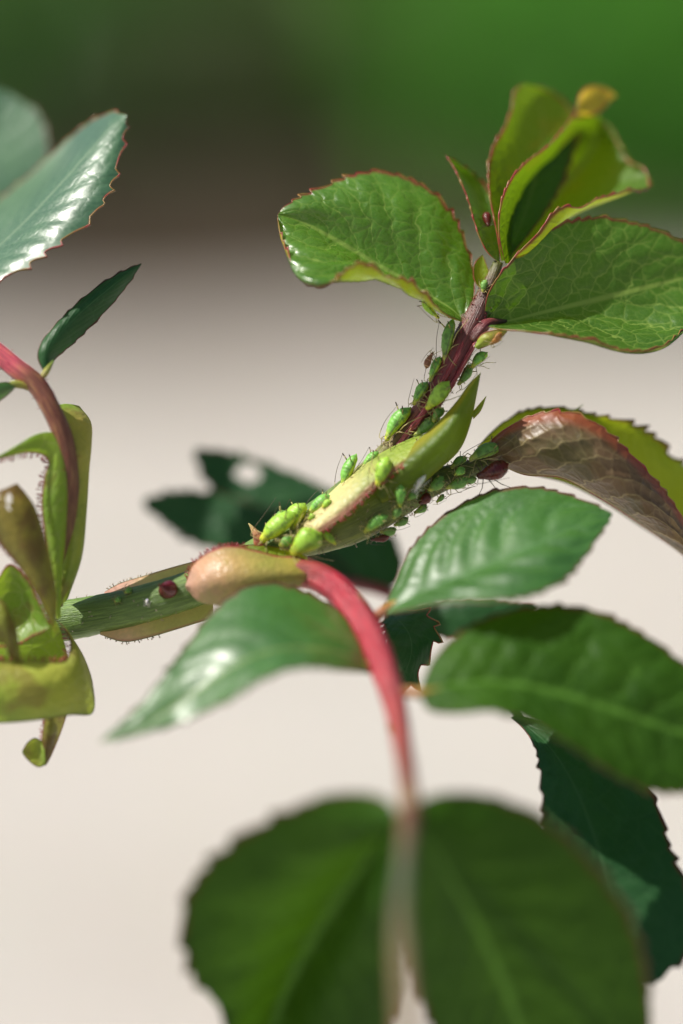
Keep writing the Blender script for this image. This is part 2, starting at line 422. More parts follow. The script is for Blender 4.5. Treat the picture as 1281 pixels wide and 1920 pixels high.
M['petiole_green'] = stem_mat('petiole_green', [(0, (0.20, 0.24, 0.05)), (0.4, (0.15, 0.20, 0.035)), (0.7, (0.11, 0.15, 0.03)), (1, (0.13, 0.13, 0.03))], sss=0.3)
M['rachis'] = stem_mat('rachis_tan', [(0, (0.20, 0.07, 0.045)), (0.3, (0.10, 0.13, 0.07)), (0.6, (0.17, 0.115, 0.035)), (1, (0.18, 0.12, 0.035))], sss=0.2)
M['petiole_dark'] = stem_mat('petiole_dark_red', [(0, (0.12, 0.04, 0.03)), (0.5, (0.25, 0.05, 0.06)), (1, (0.08, 0.07, 0.03))])
M['stalk_orange'] = stem_mat('petiolule_orange', [(0, (0.42, 0.09, 0.05)), (0.5, (0.50, 0.22, 0.04)), (1, (0.22, 0.32, 0.05))], sss=0.3)
M['stalk_yellow'] = stem_mat('petiolule_yellow', [(0, (0.40, 0.20, 0.05)), (0.5, (0.36, 0.36, 0.05)), (1, (0.12, 0.22, 0.04))], sss=0.3)
M['prickle'] = stem_mat('prickle_red', [(0, (0.40, 0.06, 0.04)), (0.45, (0.40, 0.13, 0.05)), (1, (0.40, 0.34, 0.12))], sss=0.4)
M['prickle_dark'] = plain_mat('prickle_dark_red', (0.11, 0.008, 0.012), 0.25, 0.3, 600)
M['aphid'] = aphid_mat('aphid_green', (0.22, 0.52, 0.09), (0.46, 0.64, 0.04), (0.56, 0.58, 0.07))
M['aphid_lime'] = aphid_mat('aphid_lime', (0.36, 0.60, 0.06), (0.58, 0.68, 0.03), (0.62, 0.64, 0.05))
M['aphid_shaded'] = aphid_mat('aphid_green_shaded', (0.17, 0.36, 0.07), (0.30, 0.46, 0.05), (0.48, 0.50, 0.10))  # darker copy of the green aphid, shade put into its colour
M['aphid_brown'] = aphid_mat('aphid_brown', (0.26, 0.10, 0.05), (0.34, 0.15, 0.05), (0.22, 0.09, 0.06), band=(0.6, 0.38, 0.22))
M['aphid_orange'] = aphid_mat('aphid_orange', (0.40, 0.17, 0.04), (0.45, 0.2, 0.04), (0.36, 0.22, 0.1))
M['aphid_red'] = aphid_mat('aphid_dark_red', (0.13, 0.02, 0.015), (0.18, 0.05, 0.02), (0.09, 0.03, 0.02), rough=0.22)
M['aphid_skin'] = aphid_mat('shed_skin_white', (0.75, 0.74, 0.68), (0.70, 0.69, 0.62), (0.72, 0.7, 0.62))
M['leg'] = plain_mat('aphid_leg_amber', (0.42, 0.36, 0.13), 0.35, 0.3, 3000)
M['leg_dark'] = plain_mat('aphid_leg_dark', (0.08, 0.06, 0.03), 0.35, 0.4, 3000)
M['leg_pale'] = plain_mat('aphid_leg_pale', (0.7, 0.68, 0.58), 0.4, 0.2, 3000)
M['eye'] = plain_mat('aphid_eye', (0.02, 0.006, 0.006), 0.15, 0.2, 3000)

# ------------------------------------------------------------------ leaf builder
def leaf(name, parent, rails, mid, mat, teeth=0, tooth=8.0, sides=(1, 1), rim=M['rim_red'], rim_r=0.055, under=False, S=6, K=None,
         veins=9, slant=3.0, puff=0.0, wave=0.0, holes=(), thick_mid=0.0, origin=None, seed=0, tooth_from=0.12, rim_sides=(1, 1), label=None, hairs=None, tpow=1.3):
    """rails: control curves (px, py, d) from base to tip, lofted side by side; mid: index of the midrib rail"""
    rg = random.Random(seed * 131 + len(rails[0]))
    if origin is None:
        origin = O
    if K is None:
        K = teeth * 8 + 1 if teeth else 70
    ts = np.linspace(0, 1, K)
    R = np.stack([catmull(rail(r), ts) for r in rails])          # m,K,3
    m = len(rails)
    M_ = (m - 1) * S + 1
    idx = np.linspace(0, m - 1, M_)
    # natural (uniform) cross interpolation
    gi = np.clip(np.floor(idx).astype(int), 0, m - 2); fr = (idx - gi)[:, None, None]
    tg = np.zeros_like(R)
    tg[1:-1] = (R[2:] - R[:-2]) / 2
    tg[0] = R[1] - R[0] if m == 2 else (2 * (R[1] - R[0]) - tg[1])
    tg[-1] = R[-1] - R[-2] if m == 2 else (2 * (R[-1] - R[-2]) - tg[-2])
    C = ((2 * fr**3 - 3 * fr**2 + 1) * R[gi] + (fr**3 - 2 * fr**2 + fr) * tg[gi] + (-2 * fr**3 + 3 * fr**2) * R[gi + 1] + (fr**3 - fr**2) * tg[gi + 1])
    C = np.transpose(C, (1, 0, 2)).copy()                         # K,M,3
    vpar = np.where(idx <= mid, -1 + idx / max(mid, 1e-6), (idx - mid) / max(m - 1 - mid, 1e-6))
    if mid == 0: vpar = idx / (m - 1)
    if mid == m - 1: vpar = 1 - idx / (m - 1)
    U, V = np.meshgrid(ts, vpar, indexing='ij')
    da = np.gradient(C, axis=0); db = np.gradient(C, axis=1)
    Nn = nrm(np.cross(da, db))
    toward = Nn[..., 2].mean() < 0
    flip = toward != under            # picture axes are left-handed, so the winding is mirrored
    up = Nn if flip else -Nn
    phase = U * veins - slant * np.abs(V) ** 1.15 + 0.22 * np.sin(5.1 * V + seed) + 0.25 * np.sin(9 * U + 2.3 * V + seed * 1.7) + np.where(V > 0, 0.37, 0)
    if puff:
        C += up * (puff * (np.abs(np.cos(math.pi * phase)) * np.sin(math.pi * np.clip(np.abs(V), 0, 1)) * np.sin(math.pi * U))[..., None])
    if wave:
        a, b, c2 = rg.uniform(0, 6), rg.uniform(0, 6), rg.uniform(0, 6)
        C += up * (wave * (np.sin(U * 9 + a + V * 1.5) + 0.6 * np.sin(U * 17 + b - V * 3) + 0.5 * np.sin(V * 5 + c2)) * np.abs(V) * np.sin(math.pi * U))[..., None]
    # arc coordinates in mm
    mx = np.cumsum(np.concatenate([np.zeros((1, M_)), np.linalg.norm(np.diff(C, axis=0), axis=2)]), axis=0)
    my = np.cumsum(np.concatenate([np.zeros((K, 1)), np.linalg.norm(np.diff(C, axis=1), axis=2)], axis=1), axis=1)
    mc = int(round(mid * S))
    mm = np.stack([np.broadcast_to(mx[:, mc:mc + 1], my.shape) , my - my[:, mc:mc + 1]], -1) + seed * 7.3
    edges = []
    for side, c0, c1 in ((0, 0, 2), (1, M_ - 1, M_ - 3)):
        outw = nrm(C[:, c0] - C[:, c1]); tan = nrm(np.gradient(C[:, c0], axis=0))
        outw = nrm(outw - tan * (outw * tan).sum(1, keepdims=True))
        prof = np.zeros(K)
        if teeth and sides[side]:
            nt = teeth
            amps = [rg.uniform(0.6, 1.25) for _ in range(nt + 2)]
            for i, u in enumerate(ts):
                q = (i / 8.0 + (0.4 if side else 0)) + 0.28 * math.sin(i * 0.21 + seed + side) ; q = max(q, 0); k = int(q); f = q - k
                pr = (f / 0.75) ** tpow if f < 0.75 else ((1 - f) / 0.25)
                fade = min(1, max(0, (u - tooth_from) / 0.1)) * min(1, (1 - u) / 0.04)
                prof[i] = pr * amps[min(k, nt + 1)] * fade
            dsp = outw * (prof * tooth * K_MM)[:, None] + tan * (prof * tooth * K_MM * 0.55)[:, None]
            C[:, c0] += dsp
            C[:, c0 + (1 if side == 0 else -1)] += dsp * 0.35
        edges.append((C[:, c0].copy(), outw, prof))
    g = Geo()
    f = grid_faces(K, M_, flip)
    if holes:
        s = 1 + C[..., 2] / D0
        px = C[..., 0] / (K_MM * s) + 640.5; py = 960 - C[..., 1] / (K_MM * s)
        px, py = px.ravel(), py.ravel()
        keep = []
        for q in f:
            cx, cy = px[q].mean(), py[q].mean()
            if not any(((cx - h[0]) / h[2]) ** 2 + ((cy - h[1]) / h[3]) ** 2 < 1 for h in holes):
                keep.append(q)
        f = keep
    g.add(C, f, 0, np.stack([U, V * 0.5 + 0.5], -1), np.stack([phase, np.abs(V)], -1), mm)
    for side, (e, ow, pr) in enumerate(edges):
        if rim is not None and rim_sides[side]:
            tube_geo(g, e, rim_r * (1 + 0.9 * np.clip(pr, 0, 1) ** 2) * np.clip(np.sin(math.pi * np.clip(ts, 0.02, 0.98)) * 4, 0.25, 1), 5, 1, caps=False)
    if thick_mid:
        mrad = thick_mid * (1 - 0.8 * ts) + 0.02
        tube_geo(g, C[:, mc] - up[:, mc] * (mrad * 0.8)[:, None], mrad, 7, 2 if rim is not None else 1, caps=False)
    mats = [mat] + ([rim] if rim is not None else []) + ([M['rim_green']] if thick_mid else [])
    o = g.build(name, mats, parent, origin)
    if label:
        o['label'] = label
    if hairs:
        side, n, ln, u0, u1, hm = hairs
        e, ow, pr = edges[side]
        h = Geo()
        for i in range(n):
            u = u0 + (u1 - u0) * (i + rg.uniform(-0.3, 0.3)) / n
            k = int(np.clip(u * (K - 1), 0, K - 1))
            L = ln * 1.25 * K_MM * rg.uniform(0.6, 1.25)
            d = nrm(ow[k] + nrm(np.array([rg.gauss(0, 1), rg.gauss(0, 1), rg.gauss(0, 1)])) * 0.45 + up[k, 0 if side == 0 else -1] * 0.35)
            p0 = e[k]
            tube_geo(h, np.array([p0 - d * 0.02, p0 + d * L * 0.6, p0 + d * L * 0.85, p0 + d * L, p0 + d * L * 1.05]), np.array([0.045, 0.032, 0.065, 0.065, 0.015]), 5, 0)
        ho = h.build('gland_hairs', [hm], o, origin)
        ho['kind'] = 'stuff'
    return o

def stalk(name, parent, pts, rad, mat, n=40, sides=16, origin=None, lump=0.012, flat=1.0, ribs=0.0, label=None):
    g = Geo()
    if origin is None:
        origin = O
    p, r = path(pts, rad, n)
    tube_geo(g, p, r, sides, 0, lump=lump, flat=flat, ribs=ribs)
    o = g.build(name, [mat], parent, origin)
    if label: o['label'] = label
    return o

# ------------------------------------------------------------------ ground and far planting
def ground_mat():
    m = NT('pale_gravel')
    tc = m.n('ShaderNodeTexCoord').outputs['Object']
    a = m.noise(tc, 4.0, 3.0)[0]; b = m.noise(tc, 60.0, 4.0)[0]
    v = m.n('ShaderNodeTexVoronoi'); m.set(v.inputs['Vector'], tc); v.inputs['Scale'].default_value = 90
    c = m.mix(m.mapr(a, 0.3, 0.7), (0.47, 0.435, 0.385), (0.58, 0.545, 0.50))
    c = m.mix(0.25, c, v.outputs['Color'], 'SOFT_LIGHT')
    c = m.mix(m.mapr(b, 0.4, 0.8, 0, 0.3), c, (0.38, 0.33, 0.28))
    p = m.bsdf(Base_Color=c, Roughness=0.9, Normal=m.bump(v.outputs[0], 0.006))
    m.t.links.new(p.outputs[0], m.out.inputs[0])
    return m.mat

def soil_mat():
    m = NT('garden_soil')
    tc = m.n('ShaderNodeTexCoord').outputs['Object']
    a = m.noise(tc, 4.0, 5.0)[0]; b = m.noise(tc, 70.0, 5.0)[0]
    c = m.mix(m.mapr(a, 0.3, 0.7), (0.060, 0.036, 0.020), (0.095, 0.057, 0.032))
    c = m.mix(m.mapr(b, 0.35, 0.7, 0, 0.6), c, (0.04, 0.03, 0.02))
    p = m.bsdf(Base_Color=c, Roughness=0.95, Normal=m.bump(b, 0.02))
    m.t.links.new(p.outputs[0], m.out.inputs[0])
    return m.mat

def sheet(name, x0, x1, y0, y1, z, mat, nx, ny, amp, edge=0.0):
    g = Geo(); v = []
    for i in range(nx):
        for j in range(ny):
            x = x0 + (x1 - x0) * i / (nx - 1); y = y0 + (y1 - y0) * j / (ny - 1)
            if j == 0: y += edge * (math.sin(x * 5) + 0.6 * math.sin(x * 13 + 1))
            v.append((x, y, z + (amp * (0.5 + 0.5 * math.sin(x * 9 + y * 4) * math.sin(y * 7 - x * 3)) if 0 < j else 0)))
    g.add(v, grid_faces(nx, ny), 0)
    o = g.build(name, [mat], None, None, world=True)
    o['kind'] = 'structure'
    return o

sheet('ground', -60, 60, -40, 120, 0.0, ground_mat(), 3, 3, 0.0)
sheet('soil_bed', -14, 14, 3.02, 16, 0.006, soil_mat(), 90, 50, 0.05, 0.08)

def foliage_mat(name, c1, c2, tr):
    m = NT(name)
    oi = m.n('ShaderNodeTexCoord').outputs['Object']
    nz = m.noise(oi, 14.0, 3.0)[0]
    c = m.mix(m.mapr(nz, 0.3, 0.7), c1, c2)
    p = m.bsdf(Base_Color=c, Roughness=0.45)
    t = m.n('ShaderNodeBsdfTranslucent'); t.inputs['Color'].default_value = (*tr, 1)
    ms = m.n('ShaderNodeMixShader'); ms.inputs[0].default_value = 0.35
    m.t.links.new(p.outputs[0], ms.inputs[1]); m.t.links.new(t.outputs[0], ms.inputs[2])
    m.t.links.new(ms.outputs[0], m.out.inputs[0])
    return m.mat
FOL = [foliage_mat('shrub_bright', (0.10, 0.32, 0.035), (0.16, 0.46, 0.06), (0.26, 0.70, 0.06)),
       foliage_mat('shrub_mid', (0.08, 0.20, 0.035), (0.12, 0.28, 0.05), (0.2, 0.45, 0.05)),
       foliage_mat('shrub_olive', (0.10, 0.16, 0.04), (0.15, 0.22, 0.06), (0.24, 0.36, 0.07))]
bark = plain_mat('shrub_bark', (0.09, 0.065, 0.045), 0.9, 0.3, 60)

def shrub(x, y, rx, h, kind, label, nleaf=1500, seed=1):
    rg = random.Random(seed)
    root = bpy.data.objects.new('low_shrub', None); col.objects.link(root)
    root.location = (x, y, 0.03); root.empty_display_size = 0.1
    root['label'] = label; root['category'] = 'shrub'; root['group'] = 'shrubs in the soil bed'
    g = Geo()
    lobes = [(rg.uniform(-0.6, 0.6) * rx, rg.uniform(-0.6, 0.6) * rx, rg.uniform(0.12, 0.7) * h, rg.uniform(0.35, 0.6)) for _ in range(12)]
    for lx, ly, lz, _ in lobes:
        p = np.array([[0, 0, -0.03], [lx * 0.3, ly * 0.3, lz * 0.4], [lx * 0.8, ly * 0.8, lz * 0.85], [lx, ly, lz]])
        tube_geo(g, p, np.array([0.012, 0.009, 0.005, 0.002]) * (h / 0.5), 6)
    g.build('branches', [bark], root, None, world=True)
    f = Geo(); V = []; F = []
    for i in range(nleaf):
        lx, ly, lz, s = rg.choice(lobes)
        u = nrm(np.array([rg.gauss(0, 1), rg.gauss(0, 1), rg.gauss(0, 0.9)])) * rg.uniform(0.55, 1.05)
        c = np.array([lx, ly, lz]) + u * np.array([rx * s, rx * s, h * s * 0.75])
        if c[2] < 0.0: c[2] = rg.uniform(0.0, 0.06)
        n = nrm(u + np.array([rg.gauss(0, .5), rg.gauss(0, .5), 0.6 + rg.gauss(0, .4)]))
        a = nrm(np.cross(n, [rg.gauss(0, 1), rg.gauss(0, 1), rg.gauss(0, 1)])); b = np.cross(n, a)
        L = rg.uniform(0.025, 0.05); W = L * 0.5
        k = len(V)
        V += [c - a * L, c - b * W + n * W * 0.3, c + a * L - n * L * 0.2, c + b * W + n * W * 0.3]
        F += [[k, k + 1, k + 2], [k, k + 2, k + 3]]
    f.add(V, F)
    f.build('foliage', [FOL[kind]], root, None, world=True)
    return root

shrub(0.25, 3.5, 0.20, 0.36, 0, 'bright green leafy shrub on the soil bed behind the folded young leaves', 2600, seed=1)
shrub(0.68, 3.75, 0.28, 0.42, 1, 'mid green shrub next to the bright green one behind the large veined leaf', 2400, seed=2)
shrub(-0.02, 3.75, 0.12, 0.30, 2, 'small olive green shrub between the bright shrub and the bare soil', 1600, seed=3)
shrub(-0.36, 3.6, 0.16, 0.34, 1, 'mid green shrub behind the glossy blue green leaflet', 2200, seed=4)
shrub(-1.05, 4.5, 0.36, 0.45, 0, 'wide bright green shrub beyond the mid green one behind the glossy leaflet', 2000, seed=5)
shrub(-0.25, 4.7, 0.5, 0.5, 1, 'broad dark green shrub farthest back on the soil bed', 3400, seed=6)

# ------------------------------------------------------------------ the rose shoot
cane_foot_pic = P(-1150, 960, 60)
foot = to_world(cane_foot_pic); foot = np.array([foot[0], foot[1], 0.0])
shoot = bpy.data.objects.new('rose_shoot', None); col.objects.link(shoot)
shoot.location = foot; shoot.empty_display_size = 0.02
shoot['label'] = 'arching rose shoot with red petioles, serrated green leaves and curled stipules'
shoot['category'] = 'rose shoot'
O = foot

# cane from the soil to the left edge of the picture
g = Geo()
top = rail([(-10, 1184, 2.2), (-300, 1245, 3), (-700, 1420, 15), (-1000, 2000, 35), (-1120, 3400, 52)])
tw = to_world(top)
wp = np.concatenate([tw, [[foot[0] + 0.004, foot[1] + 0.004, 0.22], [foot[0], foot[1], 0.08], [foot[0], foot[1], -0.02]]])[::-1]
wpp = (wp - CEN) @ ROT.T * 1000
sp = catmull(wpp, np.linspace(0, 1, 70))
tube_geo(g, sp, np.linspace(3.4, 1.55, 70), 14, lump=0.02)
g.build('cane', [M['cane']], shoot, O)

stem_pts = [(-40, 1188, 2.5), (100, 1168, 1.4), (216, 1146, -0.2), (306, 1122, -0.8), (380, 1098, -0.8), (460, 1062, -0.4), (560, 1002, 0.3), (640, 940, 1.0), (710, 872, 1.4), (765, 808, 0.8), (815, 740, 0.3), (855, 672, 0), (885, 612, 0.3), (912, 553, 0.8), (935, 492, 1.2)]
stem_rad = [40, 39, 36, 35, 35, 37, 38, 32, 24, 21, 21, 23, 23, 17, 9]
stalk('stem', shoot, stem_pts, stem_rad, M['stem'], n=150, sides=24, origin=O, lump=0.018, ribs=0.03)

M['ridge'] = stem_mat('stem_ridge_red', [(0, (0.50, 0.16, 0.15)), (0.35, (0.50, 0.09, 0.11)), (0.7, (0.26, 0.03, 0.04)), (1, (0.34, 0.05, 0.06))], streak=(0.7, 0.3, 0.3), streak_amt=0.5, rough=0.25)
stalk('stem_ridge', shoot, [(722, 868, 0.3), (745, 838, 0.0), (772, 803, -0.2), (795, 772, -0.5), (820, 733, -0.6), (845, 690, -0.8), (862, 655, -0.8), (872, 625, -0.5)], [5, 6, 6, 6, 5, 5, 5, 3], M['ridge'], 60, 8, O, 0.2)
stalk('stem_ridge', shoot, [(790, 812, 0.2), (822, 762, -0.4), (848, 722, -0.6), (868, 685, -0.8), (886, 652, -0.8), (900, 628, -0.6)], [3, 4, 4, 4, 4, 3], M['ridge'], 50, 8, O, 0.2)

# short hairs and glands scattered over the stem
def stem_fuzz(pts, rad, n, u0, u1, ln, mat, seed, parent=shoot):
    rg = random.Random(seed); p, r = path(pts, rad, 200); h = Geo()
    t = nrm(np.gradient(p, axis=0))
    for i in range(n):
        k = int((u0 + (u1 - u0) * rg.random()) * 199)
        d = nrm(np.cross(t[k], nrm(np.array([rg.gauss(0, 1), rg.gauss(0, 1), rg.gauss(0, 1)]))))
        L = ln * K_MM * rg.uniform(0.5, 1.4); q = p[k] + d * r[k] * 0.96
        d2 = nrm(d + np.array([rg.gauss(0, .3), rg.gauss(0, .3), rg.gauss(0, .3)]))
        tube_geo(h, np.array([q, q + d2 * L * 0.8, q + d2 * L, q + d2 * L * 1.08]), np.array([0.03, 0.018, 0.038, 0.01]), 5)
    o = h.build('gland_hairs', [mat], parent, O); o['kind'] = 'stuff'
stem_fuzz(stem_pts, stem_rad, 200, 0.66, 0.96, 5, M['hair'], 3)
stem_fuzz(stem_pts, stem_rad, 40, 0.66, 0.96, 7, M['hair_pale'], 4)
stem_fuzz(stem_pts, stem_rad, 40, 0.10, 0.35, 6, M['hair_pale'], 5)

# --- young leaves at the shoot tip
leaf('young_leaf', shoot, [
    [(878, 603, 0.2), (890, 545, 1.5), (880, 478, 2.5), (852, 410, 3.2), (812, 363, 3.6), (765, 335, 3.8), (705, 323, 3.6), (650, 335, 3), (600, 356, 2), (550, 378, 1), (521, 402, 0.5)],
    [(876, 603, 0.2), (872, 570, 0.8), (850, 525, 1.2), (812, 468, 1.5), (770, 425, 1.6), (720, 400, 1.5), (665, 385, 1.3), (615, 388, 1), (565, 392, 0.6), (521, 402, 0.5)],
    [(872, 603, 0.2), (845, 578, 0.6), (805, 553, 0.9), (760, 525, 1.0), (715, 500, 1.0), (660, 467, 0.9), (610, 438, 0.8), (565, 415, 0.7), (521, 402, 0.5)],
    [(870, 603, 0.2), (840, 586, -0.6), (800, 560, -1.0), (755, 538, -1.4), (710, 518, -1.6), (650, 498, -1.8), (600, 480, -1.8), (555, 447, -0.8), (521, 402, 0.5)],
    [(869, 604, 0.1), (838, 594, -1.4), (795, 568, -2.4), (755, 549, -3.2), (715, 529, -3.6), (672, 528, -4.2), (632, 527, -4.4), (585, 520, -4.2), (545, 485, -2.2), (524, 430, -0.2), (521, 402, 0.5)],
    [(868, 604, 0.0), (836, 590, -2.0), (808, 566, -3.2), (790, 548, -3.7), (762, 527, -4.4), (730, 522, -4.8), (705, 508, -5.4), (682, 494, -5.8), (660, 501, -5.8), (632, 523, -5.2), (598, 536, -4.8), (565, 525, -3.8), (540, 480, -2.2), (522, 425, -0.2), (521, 402, 0.5)],
], 2, M['young'], teeth=20, tooth=11, puff=0.30, veins=7, slant=2.2, origin=O, seed=1, rim_r=0.045, wave=0.05, label='broad serrated young leaf with its lower edge curled up')

leaf('young_leaf', shoot, [
    [(908, 600, 0), (915, 552, -0.4), (943, 508, -0.5), (985, 467, 0.2), (1035, 430, 1.2), (1090, 412, 2.2), (1150, 411, 3), (1212, 426, 3.6), (1262, 447, 4), (1310, 475, 4.4), (1350, 505, 4.6)],
    [(909, 602, 0), (935, 570, 0.2), (985, 530, 0.6), (1040, 497, 1.2), (1100, 475, 1.9), (1165, 470, 2.6), (1230, 477, 3.2), (1295, 490, 4), (1350, 505, 4.6)],
    [(910, 604, 0), (945, 603, 0.5), (1000, 590, 1.0), (1070, 573, 1.6), (1140, 556, 2.2), (1210, 538, 2.8), (1281, 521, 3.6), (1350, 505, 4.6)],
    [(911, 606, 0), (950, 610, 0.2), (1005, 605, 0.4), (1070, 603, 0.8), (1140, 603, 1.2), (1205, 598, 1.8), (1270, 570, 2.6), (1320, 535, 3.6), (1350, 505, 4.6)],
    [(912, 608, -0.2), (950, 615, -1.4), (1000, 620, -2.2), (1050, 627, -2.8), (1100, 640, -3.0), (1150, 652, -2.8), (1200, 656, -2.2), (1245, 643, -1), (1290, 605, 1.2), (1325, 555, 3.4), (1350, 505, 4.6)],
    [(912, 612, -0.4), (945, 618, -2.0), (990, 621, -3.0), (1040, 628, -3.6), (1075, 634, -3.8), (1120, 640, -3.8), (1155, 654, -3.4), (1205, 658, -2.8), (1250, 645, -1.4), (1292, 608, 1), (1327, 557, 3.3), (1350, 505, 4.6)],
], 2, M['young_dark'], teeth=20, tooth=6, puff=0.16, veins=7, slant=2.2, origin=O, seed=2, rim_r=0.045, wave=0.04, label='large young leaf with a fine pale vein net and red edge')

fold = leaf('young_leaf', shoot, [
    [(948, 494, 0.3), (936, 445, -0.4), (936, 395, 0), (952, 348, 1), (985, 308, 3), (1028, 275, 5), (1058, 242, 7), (1078, 214, 9), (1097, 207, 11), (1125, 220, 13)],
    [(950, 494, 0.4), (952, 440, 2.4), (968, 385, 5), (998, 335, 7.5), (1035, 298, 9.5), (1068, 262, 11.5), (1095, 236, 13), (1125, 221, 13)],
    [(952, 494, 0.8), (975, 455, 5), (1005, 418, 8), (1050, 356, 11.5), (1095, 303, 13.5), (1118, 260, 14), (1126, 222, 13)],
    [(954, 495, 0.5), (995, 462, 4), (1045, 418, 6.5), (1100, 372, 9), (1148, 330, 10.5), (1150, 275, 12.5), (1126, 222, 13)],
    [(955, 498, 0.2), (990, 478, 0.6), (1030, 442, 1.6), (1070, 405, 3), (1120, 386, 4.5), (1175, 366, 6), (1210, 345, 8), (1180, 298, 11), (1152, 250, 12.5), (1127, 223, 13)],
    [(953, 496, 0.0), (978, 468, -0.4), (1010, 436, 0.2), (1035, 402, 0.8), (1058, 388, 1.4), (1090, 388, 2.2), (1120, 373, 3), (1150, 366, 4), (1182, 355, 5), (1217, 350, 6.5), (1208, 318, 8.5), (1178, 303, 10), (1162, 272, 11.5), (1150, 246, 12.3), (1127, 223, 13)],
], 2, M['sprout'], teeth=22, tooth=4, puff=0.10, veins=8, slant=2.5, origin=O, seed=3, rim_r=0.055, wave=0.06, label='young leaf folded into a trough')
leaf('curled_tip', fold, [
    [(1074, 222, 8.5), (1082, 198, 9.2), (1090, 172, 10), (1110, 160, 10.8), (1135, 164, 11.6), (1156, 178, 12.4)],
    [(1084, 224, 9.5), (1096, 200, 9.4), (1108, 184, 9.8), (1122, 178, 10.6), (1138, 176, 11.6), (1156, 179, 12.4)],
    [(1094, 222, 10.5), (1112, 216, 10.2), (1124, 212, 10.4), (1136, 200, 11), (1146, 188, 11.8), (1156, 180, 12.4)],
], 1, M['tip_yellow'], origin=O, seed=45, K=40, rim_r=0.05, wave=0.04, label='yellow curled over leaf tip')

leaf('young_leaf', shoot, [
    [(940, 490, 1.0), (930, 430, 1.5), (920, 370, 2.5), (917, 320, 4), (925, 280, 5.5), (945, 240, 7), (958, 205, 8.5), (966, 170, 9.5), (985, 156, 10.5)],
    [(943, 490, 1.6), (950, 420, 3.5), (955, 340, 6), (970, 270, 8.5), (982, 205, 10.5), (985, 156, 10.5)],
    [(946, 490, 2), (985, 400, 5), (1010, 310, 8), (1020, 230, 11), (1008, 180, 12), (985, 156, 10.5)],
    [(950, 490, 2), (1020, 400, 6), (1070, 300, 10), (1082, 225, 13), (1045, 180, 13), (985, 156, 10.5)],
], 2, M['sprout'], teeth=14, tooth=4, puff=0.08, origin=O, seed=4, rim_r=0.05, wave=0.08, label='upright yellow green leaf behind the folded one')

leaf('young_leaf', shoot, [
    [(934, 492, 0.8), (912, 470, 0.8), (893, 425, 1.2), (880, 380, 2), (862, 335, 3), (846, 305, 4), (835, 290, 4.5)],
    [(935, 492, 1.2), (920, 440, 3.5), (900, 385, 5), (868, 330, 6), (835, 290, 4.5)],
    [(937, 492, 1.6), (936, 440, 4), (930, 385, 6), (895, 335, 7), (835, 290, 4.5)],
], 1, M['young_dark'], teeth=10, tooth=4, origin=O, seed=5, rim_r=0.05, label='narrow half open leaf with a rusty tip')

leaf('young_leaf', shoot, [
    [(905, 548, 1.0), (890, 525, 1.2), (890, 495, 1.5), (905, 478, 1.8)],
    [(908, 548, 1.4), (905, 515, 1.6), (905, 478, 1.8)],
    [(912, 546, 1.2), (917, 515, 1.2), (905, 478, 1.8)],
], 1, M['lime_leaf'], origin=O, seed=6, rim_r=0.03, K=30, S=4)

# short red leaf stalks where the young leaves meet the stem
stalk('leaf_base', shoot, [(868, 660, -0.3), (872, 630, -0.2), (876, 604, 0.1), (868, 590, 0.4)], [12, 14, 12, 5], M['petiole_dark'], 20, 10, O)
stalk('leaf_base', shoot, [(885, 640, -0.4), (900, 620, -0.3), (914, 606, -0.1), (950, 602, 0.6)], [12, 14, 10, 3], M['petiole_dark'], 20, 10, O)
leaf('stipule', shoot, [
    [(888, 648, -0.6), (903, 628, -1.0), (925, 619, -1.4), (952, 618, -1.6)],
    [(892, 652, -1.0), (912, 640, -1.3), (935, 630, -1.4), (952, 619, -1.6)],
    [(897, 655, -0.4), (918, 646, -0.6), (938, 634, -1.0), (952, 620, -1.6)],
], 1, M['stip_olive'], origin=O, seed=7, K=30, S=4, rim_r=0.04)

# --- pale stipule clasping the stem, and the green wedge beside it
leaf('stipule', shoot, [
    [(535, 1010, -0.6), (575, 968, -0.6), (618, 925, -0.5), (668, 880, -0.4), (720, 846, -0.4), (770, 822, -0.6), (812, 808, -1.0)],
    [(538, 1020, -2.0), (585, 980, -2.4), (632, 940, -2.5), (682, 897, -2.4), (728, 866, -2.3), (775, 838, -2.1), (813, 810, -1.8)],
    [(548, 1030, -2.2), (600, 997, -2.9), (650, 962, -3.1), (700, 915, -3.0), (738, 884, -2.9), (780, 852, -2.7), (814, 812, -2.0)],
], 0, M['stip_pale'], origin=O, seed=8, rim=M['rim_red'], rim_sides=(0, 1), rim_r=0.05, hairs=(1, 60, 7, 0.1, 0.98, M['hair']), K=90, label='pale cream stipule with a pink glandular margin')
leaf('stipule', shoot, [
    [(690, 900, -0.6), (728, 868, -1.2), (775, 832, -1.6), (820, 793, -1.8), (855, 755, -1.8), (882, 718, -1.6), (902, 698, -1.5)],
    [(700, 918, -2.0), (745, 893, -2.9), (795, 855, -3.5), (840, 812, -3.6), (868, 770, -2.9), (888, 728, -1.9), (902, 698, -1.5)],
    [(715, 940, -2.2), (770, 920, -1.9), (822, 880, -1.6), (862, 842, -1.3), (882, 795, -1.2), (893, 745, -1.3), (902, 698, -1.5)],
    [(715, 945, -0.6), (765, 915, 0.2), (815, 872, 0.8), (855, 825, 0.6), (876, 780, 0), (890, 735, -0.8), (902, 698, -1.5)],
], 1, M['stip_wedge'], origin=O, seed=9, rim=M['rim_green'], rim_r=0.04, K=80, hairs=(0, 8, 5, 0.1, 0.5, M['hair']), label='pointed green stipule tip rising beside the red stem')
